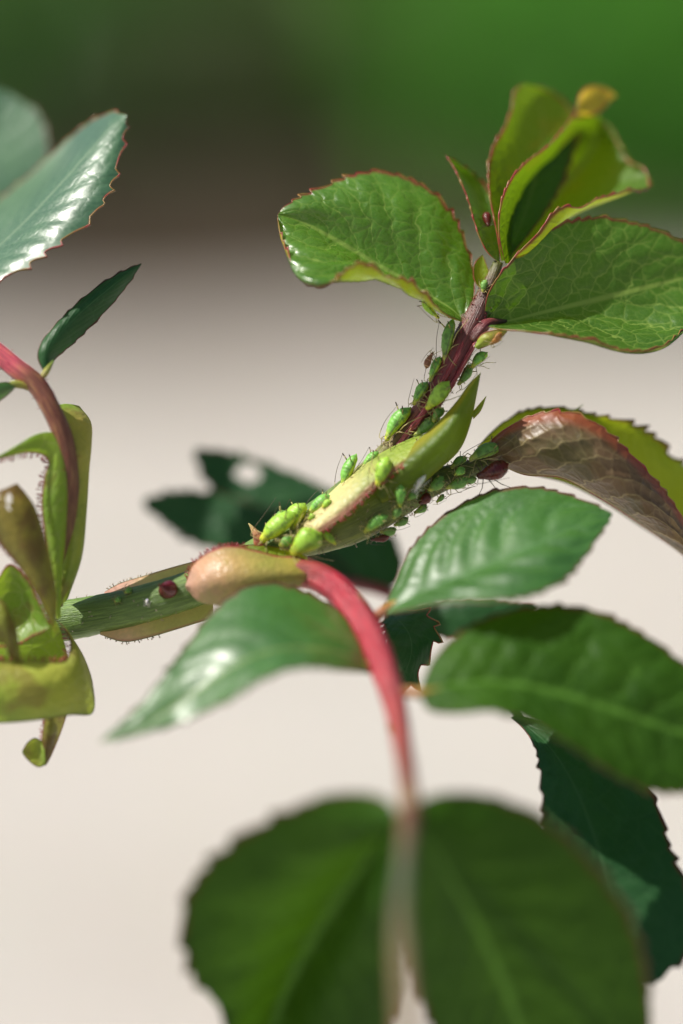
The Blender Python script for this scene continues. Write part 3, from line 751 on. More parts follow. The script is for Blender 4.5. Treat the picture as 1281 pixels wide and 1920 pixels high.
leaf('stipule', shoot, [
    [(884, 775, -1.0), (898, 758, -1.0), (912, 742, -0.8)], [(886, 780, -1.1), (900, 765, -1.1), (912, 743, -0.8)], [(888, 786, -0.9), (902, 770, -0.9), (912, 744, -0.8)],
], 1, M['stip_wedge'], origin=O, seed=10, K=16, S=3, rim=None)

# --- petiole carrying the bronze unfolding leaf
pq = [(548, 1022, -0.3), (605, 1003, -0.5), (660, 980, -0.5), (722, 945, -0.3), (790, 912, 0.3), (860, 888, 0.8), (930, 866, 1.2), (985, 872, 1.6), (1040, 890, 2)]
rq = [26, 34, 40, 40, 30, 20, 15, 10, 6]
pet_q = stalk('petiole', shoot, pq, rq, M['petiole_green'], 80, 20, O, 0.015, label='green petiole crowded with aphids')
stem_fuzz(pq, rq, 70, 0.05, 0.45, 8, M['hair_pale'], 8)
stem_fuzz(pq, rq, 130, 0.4, 0.95, 6, M['hair'], 9)
leaf('leaflet', pet_q, [
    [(895, 838, 1.8), (935, 800, 4), (985, 772, 5.5), (1050, 766, 6), (1115, 780, 6), (1180, 796, 6.5), (1232, 825, 7), (1262, 862, 7.5), (1300, 880, 8)],
    [(905, 848, 2), (955, 820, 5), (1020, 805, 6.5), (1090, 815, 7), (1150, 840, 7), (1210, 880, 7.5), (1260, 915, 8), (1310, 925, 8)],
    [(930, 866, 1.4), (990, 888, 3), (1060, 905, 4.5), (1130, 940, 5.5), (1200, 985, 6.5), (1270, 1030, 7.5), (1340, 1085, 8)],
], 2, M['lime_leaf'], teeth=16, tooth=13, sides=(1, 0), origin=None, seed=11, rim_r=0.05, rim=M['rim_dark'], label='lime green lit half of the unfolding leaf')
leaf('leaflet', pet_q, [
    [(900, 848, 0.8), (930, 818, 0.2), (965, 795, -0.6), (1010, 777, -1.4), (1060, 775, -2), (1108, 790, -2.2), (1155, 826, -2), (1200, 872, -1.2), (1240, 915, 0), (1275, 965, 1.5), (1310, 1040, 4), (1340, 1085, 6)],
    [(905, 856, 0.6), (945, 838, -0.8), (995, 820, -2.2), (1050, 820, -3), (1105, 838, -3.2), (1155, 872, -3), (1205, 915, -2.2), (1255, 970, -0.5), (1300, 1030, 2), (1340, 1085, 6)],
    [(915, 862, 0.4), (960, 862, -1), (1015, 862, -2), (1070, 872, -2.4), (1125, 898, -2.4), (1180, 935, -2), (1235, 985, -0.5), (1290, 1035, 2), (1340, 1085, 6)],
    [(930, 868, 0.8), (985, 890, 0.5), (1050, 895, 0.8), (1110, 925, 1.4), (1170, 962, 2), (1230, 1003, 3), (1281, 1040, 4.5), (1340, 1088, 6)],
], 3, M['brown_leaf'], teeth=18, tooth=9, sides=(1, 0), origin=None, seed=12, rim_r=0.06, puff=0.22, veins=8, slant=3.5, under=True, label='bronze half of the unfolding leaf with pale veins')
leaf('leaflet', pet_q, [
    [(1066, 772, 4), (1078, 768, 4), (1094, 758, 4)], [(1068, 776, 4), (1080, 772, 4), (1094, 759, 4)],
], 0, M['lime_leaf'], K=12, S=3, rim=None)

# --- sheath and crimson petiole with its leaflets
sheath = leaf('stipule', shoot, [
    [(350, 1092, -2.2), (362, 1060, -3.0), (395, 1034, -3.4), (430, 1024, -3.4), (472, 1031, -3.3), (520, 1043, -3.2), (560, 1045, -3.2), (590, 1062, -3.2)],
    [(348, 1096, -2.8), (375, 1070, -4.2), (420, 1056, -4.8), (470, 1056, -4.8), (525, 1062, -4.6), (565, 1066, -4.3), (594, 1075, -3.8)],
    [(348, 1100, -3.0), (375, 1098, -4.6), (420, 1092, -5.3), (470, 1088, -5.3), (525, 1082, -5.0), (570, 1080, -4.6), (598, 1084, -4.0)],
    [(350, 1106, -2.2), (378, 1130, -3.6), (425, 1134, -4.2), (475, 1122, -4.4), (530, 1104, -4.2), (575, 1098, -4), (604, 1098, -3.6)],
], 3, M['stip_pink'], origin=O, seed=13, rim=M['rim_red'], rim_sides=(1, 0), rim_r=0.06, K=80, hairs=(0, 46, 7, 0.02, 0.55, M['hair']), label='swollen pinkish sheath with a red gland fringed margin')
leaf('stipule', shoot, [
    [(430, 1026, -1.6), (480, 1021, -1.6), (535, 1028, -1.8), (575, 1043, -2.4)],
    [(425, 1048, -2.2), (490, 1042, -2.4), (540, 1050, -2.6), (580, 1058, -2.8)],
    [(425, 1060, -2.8), (490, 1058, -3.0), (540, 1062, -3.0), (580, 1066, -3.0)],
], 2, M['lime_leaf'], origin=O, seed=14, rim=M['rim_green'], rim_r=0.04, K=30)
ppr = [(540, 1076, -3.4), (590, 1080, -3.6), (640, 1112, -5), (690, 1182, -8), (720, 1255, -11.5), (742, 1330, -15), (757, 1410, -19), (766, 1480, -22.5), (770, 1525, -25)]
prr = [24, 27, 27, 27, 25, 20, 17, 17, 22]
pet_r = stalk('petiole', shoot, ppr, prr, M['petiole_red'], 70, 20, O, 0.02, ribs=0.05, label='crimson petiole curving down towards the drooping leaflets')
leaf('stipule', shoot, [
    [(615, 1082, -4), (645, 1092, -5), (672, 1110, -6), (692, 1135, -7)],
    [(620, 1090, -5), (650, 1104, -6), (676, 1122, -7), (694, 1140, -7.6)],
], 0, M['lime_leaf'], origin=O, seed=15, rim_r=0.06, K=20, S=4)
leaf('leaflet', pet_r, [
    [(700, 1248, -9.5), (692, 1210, -8), (660, 1165, -6.8), (610, 1128, -6.2), (555, 1106, -6.0), (500, 1098, -6.0), (450, 1113, -6.6), (402, 1150, -7.8), (358, 1205, -9.6), (308, 1268, -12), (250, 1335, -13.5), (188, 1390, -14.5)],
    [(700, 1252, -10), (665, 1205, -9.5), (600, 1180, -9.5), (530, 1168, -10), (460, 1185, -10.8), (400, 1225, -11.8), (340, 1280, -12.8), (265, 1342, -14), (188, 1390, -14.5)],
    [(699, 1256, -10.4), (650, 1228, -11.4), (580, 1215, -12.6), (510, 1220, -13.2), (440, 1248, -13.6), (370, 1295, -13.4), (285, 1350, -14.2), (188, 1390, -14.5)],
    [(698, 1262, -10.6), (640, 1257, -13.6), (590, 1252, -15.6), (535, 1258, -16.6), (480, 1275, -17), (418, 1312, -16.6), (350, 1350, -14.8), (280, 1372, -15), (188, 1392, -14.6)],
], 2, M['mature'], teeth=18, tooth=7, origin=None, seed=16, rim=M['rim_dark'], rim_r=0.06, puff=0.15, veins=7, slant=2.0, wave=0.16, thick_mid=0.25, label='glossy leaflet pointing away from the crimson petiole')
leaf('leaflet', pet_r, [
    [(718, 1146, -6.5), (738, 1100, -5), (770, 1032, -3.6), (820, 975, -2.6), (880, 940, -2), (950, 921, -2), (1020, 918, -2.6), (1085, 936, -3.6), (1148, 962, -5)],
    [(718, 1147, -6.8), (760, 1098, -6.2), (815, 1045, -5.6), (880, 1005, -5.2), (950, 980, -5), (1020, 965, -5), (1085, 960, -5), (1148, 962, -5)],
    [(718, 1148, -7), (780, 1115, -7.6), (850, 1085, -8.4), (920, 1057, -8.4), (1000, 1022, -7.8), (1075, 988, -6.4), (1148, 963, -5)],
    [(718, 1149, -7), (780, 1132, -8.8), (850, 1112, -10.6), (930, 1096, -11), (1010, 1065, -10), (1075, 1015, -7.6), (1148, 964, -5)],
    [(718, 1151, -7), (770, 1143, -9.6), (850, 1130, -12), (930, 1126, -13), (1000, 1115, -12.4), (1062, 1080, -10.4), (1112, 1020, -7.6), (1148, 965, -5)],
], 2, M['mature'], teeth=16, tooth=6, origin=None, seed=17, rim=M['rim_dark'], rim_r=0.06, puff=0.34, veins=7, slant=2.4, wave=0.12, label='broad glossy leaflet with an orange stalk and pale sheen')
leaf('leaflet', pet_r, [
    [(785, 1297, -14), (815, 1235, -12.5), (870, 1185, -11.2), (945, 1150, -10.4), (1030, 1135, -10), (1110, 1145, -10.2), (1185, 1178, -10.6), (1255, 1225, -11), (1330, 1290, -11.6), (1420, 1400, -13)],
    [(785, 1299, -14.2), (840, 1255, -13.6), (910, 1225, -13), (1000, 1215, -12.6), (1090, 1230, -12.4), (1180, 1262, -12.6), (1290, 1320, -12.8), (1420, 1402, -13)],
    [(785, 1301, -14.4), (860, 1282, -14.4), (950, 1280, -14.2), (1050, 1300, -14), (1150, 1330, -13.8), (1270, 1370, -13.4), (1420, 1405, -13)],
    [(786, 1304, -14.6), (850, 1310, -15.4), (930, 1312, -15.6), (1020, 1345, -15.4), (1110, 1388, -15), (1220, 1428, -14.4), (1320, 1430, -13.8), (1420, 1408, -13)],
    [(788, 1306, -14.6), (805, 1332, -15.6), (855, 1337, -16.4), (920, 1331, -16.6), (980, 1345, -16.6), (1045, 1382, -16.4), (1105, 1422, -16), (1165, 1458, -15.6), (1235, 1482, -15), (1310, 1478, -14.4), (1420, 1412, -13)],
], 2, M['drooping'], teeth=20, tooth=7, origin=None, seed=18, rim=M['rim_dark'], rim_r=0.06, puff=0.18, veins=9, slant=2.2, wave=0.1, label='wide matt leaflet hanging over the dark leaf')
dl = -26
leaf('leaflet', pet_r, [
    [(748, 1530, dl), (728, 1502, dl + 1.3 * 1), (690, 1488, dl + 1.3 * 1.5), (620, 1490, dl + 1.3 * 2), (550, 1518, dl + 1.3 * 2.5), (470, 1560, dl + 1.3 * 3), (395, 1618, dl + 1.3 * 3.5), (352, 1680, dl + 1.3 * 4), (345, 1755, dl + 1.3 * 5), (366, 1832, dl + 1.3 * 6), (410, 1885, dl + 1.3 * 7), (425, 1960, dl + 1.3 * 8), (430, 2060, dl + 1.3 * 9), (470, 2180, dl + 1.3 * 9)],
    [(749, 1532, dl), (700, 1550, dl + 1.3 * 1.5), (620, 1590, dl + 1.3 * 3), (540, 1650, dl + 1.3 * 4), (480, 1730, dl + 1.3 * 5.2), (450, 1820, dl + 1.3 * 6.5), (440, 1920, dl + 1.3 * 8), (445, 2050, dl + 1.3 * 9), (470, 2180, dl + 1.3 * 9)],
    [(750, 1534, dl), (715, 1575, dl + 3.5), (660, 1650, dl + 7), (600, 1740, dl + 10), (550, 1830, dl + 12), (510, 1930, dl + 13), (480, 2050, dl + 1.3 * 8.5), (470, 2180, dl + 1.3 * 9)],
    [(751, 1536, dl), (735, 1610, dl + 1.3 * 1.6), (700, 1700, dl + 1.3 * 3.6), (660, 1800, dl + 1.3 * 5.6), (615, 1900, dl + 1.3 * 7.4), (550, 2040, dl + 1.3 * 9), (470, 2180, dl + 1.3 * 9)],
    [(756, 1538, dl), (757, 1640, dl + 1.3 * 2.6), (754, 1760, dl + 1.3 * 5), (742, 1880, dl + 1.3 * 7.4), (690, 2000, dl + 1.3 * 9), (600, 2100, dl + 1.3 * 9.6), (470, 2180, dl + 1.3 * 9)],
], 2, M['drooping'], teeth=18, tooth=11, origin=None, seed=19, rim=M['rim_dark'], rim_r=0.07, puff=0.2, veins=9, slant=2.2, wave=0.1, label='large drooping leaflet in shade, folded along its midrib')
leaf('leaflet', pet_r, [
    [(764, 1538, dl), (760, 1640, dl + 1.3 * 2.2), (764, 1740, dl + 1.3 * 4.2), (784, 1840, dl + 1.3 * 6.5), (830, 1960, dl + 1.3 * 8.4), (900, 2080, dl + 1.3 * 9.6), (1030, 2190, dl + 1.3 * 9)],
    [(769, 1536, dl), (795, 1620, dl + 1.3 * 1.8), (825, 1720, dl + 1.3 * 3.8), (860, 1830, dl + 1.3 * 5.8), (905, 1940, dl + 1.3 * 7.6), (960, 2060, dl + 1.3 * 9), (1030, 2190, dl + 1.3 * 9)],
    [(770, 1534, dl), (815, 1600, dl + 1.3 * 1), (868, 1690, dl + 1.3 * 2.6), (920, 1790, dl + 1.3 * 4.4), (965, 1900, dl + 1.3 * 6.4), (1000, 2030, dl + 1.3 * 8.2), (1030, 2190, dl + 1.3 * 9)],
    [(771, 1532, dl), (840, 1560, dl + 1.3 * 1.2), (930, 1620, dl + 1.3 * 2.6), (1010, 1710, dl + 1.3 * 4), (1070, 1820, dl + 1.3 * 5.6), (1100, 1940, dl + 1.3 * 7.4), (1090, 2070, dl + 1.3 * 8.6), (1030, 2190, dl + 1.3 * 9)],
    [(772, 1530, dl), (790, 1502, dl + 1.3 * 1), (832, 1488, dl + 1.3 * 1.5), (900, 1490, dl + 1.3 * 2), (980, 1514, dl + 1.3 * 2.4), (1052, 1560, dl + 1.3 * 2.8), (1122, 1632, dl + 1.3 * 3.4), (1180, 1722, dl + 1.3 * 4.2), (1210, 1822, dl + 1.3 * 5.4), (1215, 1930, dl + 1.3 * 7), (1170, 2070, dl + 1.3 * 8.4), (1030, 2190, dl + 1.3 * 9)],
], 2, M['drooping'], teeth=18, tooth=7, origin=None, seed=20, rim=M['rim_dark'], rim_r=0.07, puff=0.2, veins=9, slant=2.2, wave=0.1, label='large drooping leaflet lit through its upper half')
# stalks of the leaflets and the rachis between the drooping pair
stalk('leaflet_stalk', pet_r, [(700, 1160, -7), (712, 1152, -7), (730, 1138, -6.8), (760, 1122, -6.8)], [9, 10, 9, 3], M['stalk_orange'], 16, 8)
stalk('leaflet_stalk', pet_r, [(738, 1300, -13.5), (765, 1297, -14), (790, 1300, -14.4), (830, 1290, -14.4)], [9, 9, 9, 3], M['stalk_orange'], 16, 8)
stalk('leaflet_stalk', pet_r, [(716, 1250, -11), (700, 1252, -10.4), (680, 1244, -10.6)], [10, 10, 4], M['stalk_orange'], 12, 8)
stalk('rachis', pet_r, [(770, 1515, -24.5), (764, 1570, -27.5), (757, 1640, -30.5), (752, 1720, -33.5), (755, 1800, -36), (764, 1920, -39), (775, 2100, -42)], [20, 16, 14, 15, 16, 16, 15], M['rachis'], 40, 14)
leaf('leaflet', pet_r, [
    [(752, 1352, -14), (735, 1345, -13.4), (725, 1365, -13), (738, 1385, -13.4)], [(750, 1360, -14), (740, 1364, -13), (738, 1386, -13.4)], [(752, 1372, -14), (746, 1380, -13.2), (738, 1387, -13.4)],
], 1, M['lime_leaf'], K=14, S=3, rim=None)

# --- rear leaf: dark leaflets behind the stem
rp = [(500, 1035, 3), (560, 1068, 9), (640, 1090, 13), (720, 1108, 15), (800, 1150, 14), (870, 1195, 12), (930, 1270, 7), (975, 1345, 3)]
rear = stalk('petiole', shoot, rp, [12, 12, 12, 12, 11, 10, 9, 9], M['petiole_dark'], 50, 12, O, label='dark red stalk running behind the crimson petiole')
leaf('leaflet', rear, [
    [(700, 1104, 15.0), (590, 1020, 16.8), (500, 960, 18.1), (430, 932, 18.9), (350, 922, 19.2), (305, 928, 19.4), (268, 940, 19.6)],
    [(698, 1106, 15.0), (580, 1045, 16.1), (480, 995, 17.4), (400, 965, 18.5), (330, 950, 19.2), (268, 941, 19.6)],
    [(696, 1108, 15.0), (570, 1075, 15.3), (470, 1040, 16.8), (400, 1026, 17.8), (350, 1008, 18.5), (305, 975, 19.2), (268, 942, 19.6)],
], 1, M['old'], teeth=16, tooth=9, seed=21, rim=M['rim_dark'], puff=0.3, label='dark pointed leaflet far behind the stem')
leaf('leaflet', rear, [
    [(712, 1108, 15.0), (745, 1095, 15.3), (755, 1055, 16.1), (735, 1010, 16.8), (690, 968, 17.8), (620, 922, 18.9), (540, 885, 19.9), (450, 856, 20.6), (400, 846, 20.9), (366, 842, 20.9)],
    [(712, 1110, 15.0), (700, 1050, 16.1), (650, 990, 17.4), (570, 940, 18.9), (480, 895, 19.9), (420, 865, 20.6), (366, 843, 20.9)],
    [(710, 1112, 15.0), (620, 1075, 16.1), (530, 1020, 17.8), (450, 965, 19.2), (395, 910, 20.2), (372, 870, 20.8), (366, 844, 20.9)],
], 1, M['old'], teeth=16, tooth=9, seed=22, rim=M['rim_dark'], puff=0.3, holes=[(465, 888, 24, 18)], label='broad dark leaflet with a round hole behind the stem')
leaf('leaflet', rear, [
    [(722, 1130, 6), (760, 1142, 2.5), (795, 1150, 0.8), (812, 1170, 0.2), (815, 1195, 0), (800, 1225, 0), (785, 1255, 0), (770, 1285, 0.2), (745, 1290, 0.5)],
    [(722, 1134, 6), (745, 1160, 2.2), (765, 1185, 0.6), (772, 1210, -0.2), (768, 1240, -0.4), (755, 1270, 0), (745, 1290, 0.5)],
    [(720, 1138, 6), (722, 1170, 2), (728, 1205, 0.6), (735, 1240, 0.2), (742, 1268, 0.2), (745, 1290, 0.5)],
], 1, M['old'], teeth=9, tooth=22, tpow=2.2, sides=(1, 1), seed=23, rim=M['rim_red'], rim_r=0.05, puff=0.03, tooth_from=0.3, label='dark sharply toothed leaflet showing past the crimson petiole')
leaf('leaflet', rear, [
    [(745, 1140, 12), (800, 1128, 10), (870, 1122, 9), (940, 1125, 9), (1010, 1142, 9)],
    [(745, 1145, 12), (800, 1150, 9.5), (870, 1155, 8.5), (940, 1152, 8.5), (1010, 1144, 9)],
    [(745, 1150, 12), (800, 1182, 9.5), (870, 1200, 8.5), (945, 1188, 8.5), (1010, 1146, 9)],
], 1, M['old'], teeth=10, tooth=6, seed=24, rim_r=0.06, label='small dark leaflet behind the glossy one')
leaf('leaflet', rear, [
    [(958, 1345, 2), (985, 1370, 0), (1008, 1410, -2), (1018, 1470, -4), (1022, 1540, -5.5), (1050, 1640, -7), (1110, 1750, -8), (1165, 1815, -8.5), (1222, 1845, -9)],
    [(962, 1342, 2), (1030, 1400, -0.5), (1080, 1480, -2.5), (1115, 1570, -4.5), (1150, 1680, -6.5), (1190, 1780, -8), (1224, 1846, -9)],
    [(968, 1338, 2), (1080, 1375, 0), (1170, 1430, -1.5), (1228, 1505, -3), (1255, 1590, -4.5), (1290, 1680, -6), (1290, 1770, -7.5), (1226, 1847, -9)],
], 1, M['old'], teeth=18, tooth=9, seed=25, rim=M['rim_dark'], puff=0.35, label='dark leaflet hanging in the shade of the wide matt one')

# prickles
stalk('prickle', shoot, [(492, 1040, -1.2), (488, 1018, -1.4), (480, 1000, -1.2), (472, 988, -0.8), (466, 981, -0.5)], [16, 13, 7, 3.5, 0.8], M['prickle'], 20, 12, flat=0.6, label='curved red prickle with a straw coloured tip')
stalk('prickle', shoot, [(560, 1050, 2), (590, 1062, 6), (610, 1070, 9), (612, 1085, 11)], [14, 11, 6, 1], M['prickle'], 18, 10)
stalk('prickle', shoot, [(312, 1108, -1.9), (318, 1104, -2.6), (314, 1103, -3.2), (304, 1099, -3.7), (297, 1096, -4.0)], [16, 16, 11, 4, 0.8], M['prickle_dark'], 20, 14, label='stubby dark red prickle on the green stem')

# wings of the sheath seen above and below the main stem
leaf('stipule', shoot, [
    [(392, 1046, 0.5), (330, 1062, 1), (270, 1080, 1.2), (225, 1094, 1), (196, 1110, 0.5)],
    [(392, 1070, 0), (330, 1086, 0.2), (270, 1100, 0.2), (225, 1108, 0.2), (196, 1114, 0.2)],
], 1, M['stip_wing'], seed=30, K=40, rim=M['rim_green'], rim_sides=(1, 0), rim_r=0.03, hairs=(0, 14, 4, 0.55, 1.0, M['hair_pale']))
leaf('stipule', shoot, [
    [(400, 1128, 0), (330, 1142, 0), (270, 1154, 0), (225, 1165, 0), (188, 1186, -0.4)],
    [(400, 1158, -0.6), (330, 1180, -0.8), (275, 1196, -0.8), (232, 1203, -0.8), (188, 1190, -0.6)],
], 0, M['stip_wing'], seed=31, K=40, rim=M['rim_green'], rim_sides=(0, 1), rim_r=0.03, hairs=(1, 14, 5, 0.5, 1.0, M['hair_pale']))

# --- left node: rose petiole, leaflets and curled stipules
lp = [(108, 1135, -1.6), (120, 1060, -2.4), (131, 980, -3.0), (132, 900, -3.3), (120, 825, -3.6), (98, 770, -3.6), (70, 722, -3.2), (28, 688, -2.6), (-15, 652, -2), (-90, 590, -1), (-160, 530, 0)]
pet_l = stalk('petiole', shoot, lp, [10, 12, 15, 17, 18, 18, 19, 19, 18, 16, 14], M['petiole_left'], 70, 16, O, 0.015, label='rose red petiole rising from the curled stipules')
stem_fuzz(ppr, prr, 90, 0.1, 0.9, 6, M['hair'], 21)
stem_fuzz(lp, [10, 12, 15, 17, 18, 18, 19, 19, 18, 16, 14], 60, 0.35, 0.8, 6, M['hair'], 12)
stalk('leaflet_stalk', pet_l, [(72, 720, -3.2), (80, 706, -3.2), (88, 694, -3.0), (100, 676, -2.6)], [8, 6, 6, 2], M['stalk_yellow'], 16, 8)
stalk('leaflet_stalk', pet_l, [(68, 728, -3.2), (45, 722, -3.4), (25, 720, -3.6), (5, 728, -3.8)], [9, 7, 7, 3], M['stalk_yellow'], 16, 8)
leaf('leaflet', pet_l, [
    [(84, 700, -3), (71, 668, -2.6), (80, 640, -2.2), (118, 595, -1.4), (170, 548, -0.4), (220, 515, 0.6), (265, 494, 1.4)],
    [(88, 698, -3), (88, 665, -2.8), (112, 628, -2.2), (150, 588, -1.4), (200, 545, -0.4), (265, 495, 1.4)],
    [(92, 696, -3), (104, 672, -1.8), (135, 645, -1), (175, 606, -0.2), (208, 572, 0.4), (238, 535, 1), (265, 496, 1.4)],
], 1, M['old'], teeth=8, tooth=4, seed=32, rim=M['rim_dark'], rim_r=0.04, puff=0.02, label='narrow dark leaflet seen almost edge on')
leaf('leaflet', pet_l, [
    [(30, 722, -3.6), (10, 716, -4), (-40, 730, -5), (-120, 790, -6)],
    [(28, 726, -3.8), (0, 732, -4.6), (-50, 760, -5.4), (-120, 792, -6)],
    [(26, 730, -3.6), (0, 750, -4), (-50, 785, -5), (-120, 794, -6)],
], 1, M['mature'], seed=33, K=30, rim=M['rim_dark'])
leaf('leaflet', pet_l, [
    [(-160, 560, 5), (-100, 470, 9), (-40, 405, 11), (15, 360, 12), (65, 318, 12), (120, 268, 11), (170, 230, 9), (208, 212, 6.6), (238, 216, 4.4)],
    [(-160, 562, 3), (-90, 500, 5), (-20, 435, 6.4), (45, 375, 7), (105, 315, 7), (160, 262, 6.4), (205, 226, 5.2), (238, 217, 4.4)],
    [(-160, 564, 1), (-80, 525, 1.2), (-5, 464, 2), (60, 402, 2.4), (120, 338, 2.8), (175, 275, 3.4), (210, 238, 4), (238, 218, 4.4)],
    [(-160, 566, -0.5), (-80, 550, -1), (-5, 502, -1), (60, 450, -0.6), (125, 390, 0), (180, 320, 1.4), (213, 262, 3), (238, 219, 4.4)],
    [(-160, 568, -1.5), (-80, 562, -2.2), (-5, 526, -2.4), (50, 497, -2.2), (108, 456, -1.8), (160, 415, -1), (193, 376, -0.2), (213, 328, 1.2), (226, 280, 2.6), (238, 220, 4.4)],
], 2, M['glossy'], teeth=13, tooth=13, tpow=3.5, seed=34, rim=M['rim_red'], rim_r=0.055, puff=0.12, veins=10, slant=2.6, wave=0.06, label='glossy blue green leaflet with red teeth and a pale midrib')
leaf('leaflet', pet_l, [
    [(-170, 540, 10), (-160, 400, 14), (-130, 270, 17), (-80, 190, 19), (-20, 166, 20), (20, 175, 20)],
    [(-165, 545, 10), (-110, 430, 13), (-60, 330, 16), (-15, 250, 18.5), (20, 176, 20)],
    [(-160, 550, 10), (-60, 470, 12), (20, 400, 14), (65, 340, 16), (88, 285, 17.5), (75, 220, 19), (20, 177, 20)],
], 1, M['glossy'], teeth=16, tooth=8, seed=35, rim=M['rim_dark'], puff=0.25, label='pale blurred leaflet behind the glossy one')
# the curled stipules
leaf('stipule', shoot, [
    [(98, 1140, -2.2), (116, 1060, -2.8), (125, 980, -3.0), (130, 900, -3.2), (126, 840, -3.4), (114, 790, -2.6), (104, 762, -1.2)],
    [(112, 1136, -2.4), (136, 1060, -3.2), (147, 980, -3.4), (150, 900, -3.4), (150, 835, -3.4), (140, 785, -2.2), (122, 757, -0.6)],
    [(128, 1122, -1.6), (154, 1045, -2.2), (163, 960, -2.4), (168, 880, -2.2), (172, 828, -2.0), (169, 790, -1.2), (145, 760, 0.2)],
    [(120, 1118, -0.4), (140, 1040, -0.6), (150, 960, -0.6), (156, 880, -0.4), (164, 825, -0.2), (166, 792, 0), (150, 764, 0.6)],
], 1, M['stip_olive'], seed=36, rim=M['rim_green'], rim_r=0.03, rim_sides=(0, 0), K=70, under=False, label='tall olive stipule wing beside the rose red petiole')
leaf('stipule', shoot, [
    [(106, 1160, -2.8), (98, 1090, -3.2), (88, 1020, -3.6), (79, 950, -3.8), (84, 895, -3.8), (92, 868, -3.7), (82, 853, -3.9), (50, 848, -4.6), (18, 855, -5.2), (-12, 862, -5.8), (-45, 872, -6.2)],
    [(110, 1160, -3.0), (108, 1090, -3.7), (106, 1020, -4.2), (103, 945, -4.4), (105, 885, -4.3), (104, 845, -4.2), (85, 832, -4.3), (55, 833, -4.8), (22, 845, -5.3), (-8, 858, -5.8), (-45, 870, -6.2)],
    [(114, 1158, -2.6), (116, 1085, -3.2), (123, 1005, -3.6), (127, 930, -3.8), (126, 868, -3.9), (116, 824, -3.9), (95, 810, -4), (65, 815, -4.4), (32, 834, -5), (-5, 855, -5.6), (-45, 868, -6.2)],
], 2, M['stip_lime'], seed=37, rim=M['rim_red'], rim_r=0.035, rim_sides=(1, 0), K=110, hairs=(0, 80, 8, 0.22, 0.98, M['hair']), label='lime stipule with a comb of red gland hairs')
leaf('stipule', shoot, [
    [(100, 1178, -4.4), (84, 1142, -5), (62, 1102, -5.4), (36, 1062, -5.6), (10, 1032, -5.6), (-14, 1000, -5.6), (-30, 955, -5.6)],
    [(102, 1174, -4.8), (88, 1128, -5.8), (66, 1080, -6.4), (42, 1030, -6.8), (18, 985, -6.8), (0, 950, -6.6), (-12, 926, -6.2)],
    [(103, 1170, -4.8), (98, 1115, -5.8), (82, 1055, -6.4), (60, 1000, -6.6), (38, 955, -6.6), (22, 930, -6.4), (12, 915, -6)],
    [(104, 1166, -4.2), (106, 1120, -4.8), (97, 1060, -5.4), (82, 1000, -5.6), (66, 952, -5.6), (48, 925, -5.6), (32, 906, -5.6)],
], 3, M['stip_brown'], seed=38, rim=M['rim_dark'], rim_r=0.035, K=70, hairs=(0, 40, 5, 0.05, 0.8, M['hair']), holes=[(17, 935, 5, 11), (16, 952, 4, 6)], label='folded bronze stipule with a torn tip')
leaf('stipule', shoot, [
    [(-30, 1140, -3.4), (-5, 1090, -3.6), (18, 1058, -3.8), (48, 1082, -4.2), (68, 1118, -4.4), (82, 1150, -4.4), (94, 1174, -4.4)],
    [(-30, 1175, -3.2), (5, 1150, -2.6), (35, 1140, -2.6), (60, 1150, -3), (78, 1164, -3.8), (94, 1175, -4.4)],
    [(-30, 1205, -3.6), (10, 1212, -3.6), (38, 1205, -3.8), (60, 1192, -4), (78, 1184, -4.2), (94, 1176, -4.4)],
], 1, M['stip_lime'], seed=39, rim=M['rim_red'], rim_r=0.035, K=50, hairs=(1, 26, 5, 0.2, 0.95, M['hair']), label='lime inner stipule cupped below the bronze one')
leaf('stipule', shoot, [
    [(102, 1160, -2.6), (60, 1188, -2.6), (25, 1205, -2.6), (-30, 1215, -2.6)],
    [(118, 1195, -1.9), (75, 1215, -1.7), (30, 1230, -1.7), (-30, 1238, -1.7)],
    [(132, 1255, -1.6), (90, 1265, -1.6), (40, 1268, -1.6), (-30, 1270, -1.6)],
], 1, M['stip_lime'], seed=40, rim=None, K=30)
leaf('stipule', shoot, [
    [(-40, 1240, -5.6), (20, 1241, -5.6), (60, 1242, -5.5), (95, 1243, -5.3), (122, 1240, -4.8), (131, 1222, -3.8), (132, 1200, -3), (120, 1176, -2.4), (102, 1158, -2)],
    [(-40, 1272, -6.8), (25, 1272, -6.8), (75, 1272, -6.6), (118, 1268, -6), (142, 1252, -5), (147, 1228, -3.8), (140, 1204, -2.8), (124, 1178, -2.2), (103, 1159, -1.8)],
    [(-40, 1318, -7.0), (25, 1316, -7), (80, 1312, -6.6), (130, 1306, -5.8), (160, 1290, -4.4), (160, 1250, -3), (148, 1216, -2.2), (126, 1182, -1.8), (104, 1160, -1.6)],
    [(-40, 1356, -6.0), (25, 1354, -6), (80, 1348, -5.6), (130, 1341, -4.8), (174, 1337, -3.4), (172, 1285, -2), (155, 1230, -1.4), (128, 1186, -1.2), (105, 1162, -1.4)],
], 1, M['stip_olive'], seed=41, rim=M['rim_dark'], rim_r=0.035, rim_sides=(1, 1), K=80, wave=0.06, hairs=(0, 46, 10, 0.02, 0.9, M['hair']), label='olive stipule rolled into a band with red gland hairs')
leaf('stipule', shoot, [
    [(86, 1335, -3.4), (80, 1375, -3.2), (78, 1405, -3.2), (84, 1432, -3.4)],
    [(100, 1335, -3.8), (94, 1375, -3.6), (87, 1410, -3.4), (85, 1434, -3.4)],
    [(128, 1330, -2.4), (115, 1370, -2.4), (98, 1412, -2.8), (86, 1436, -3.4)],
], 1, M['stip_brown'], seed=42, rim=M['rim_red'], rim_r=0.035, K=30, hairs=(0, 20, 5, 0.1, 0.95, M['hair']), label='narrow withered stipule tip hanging below the rolled one')
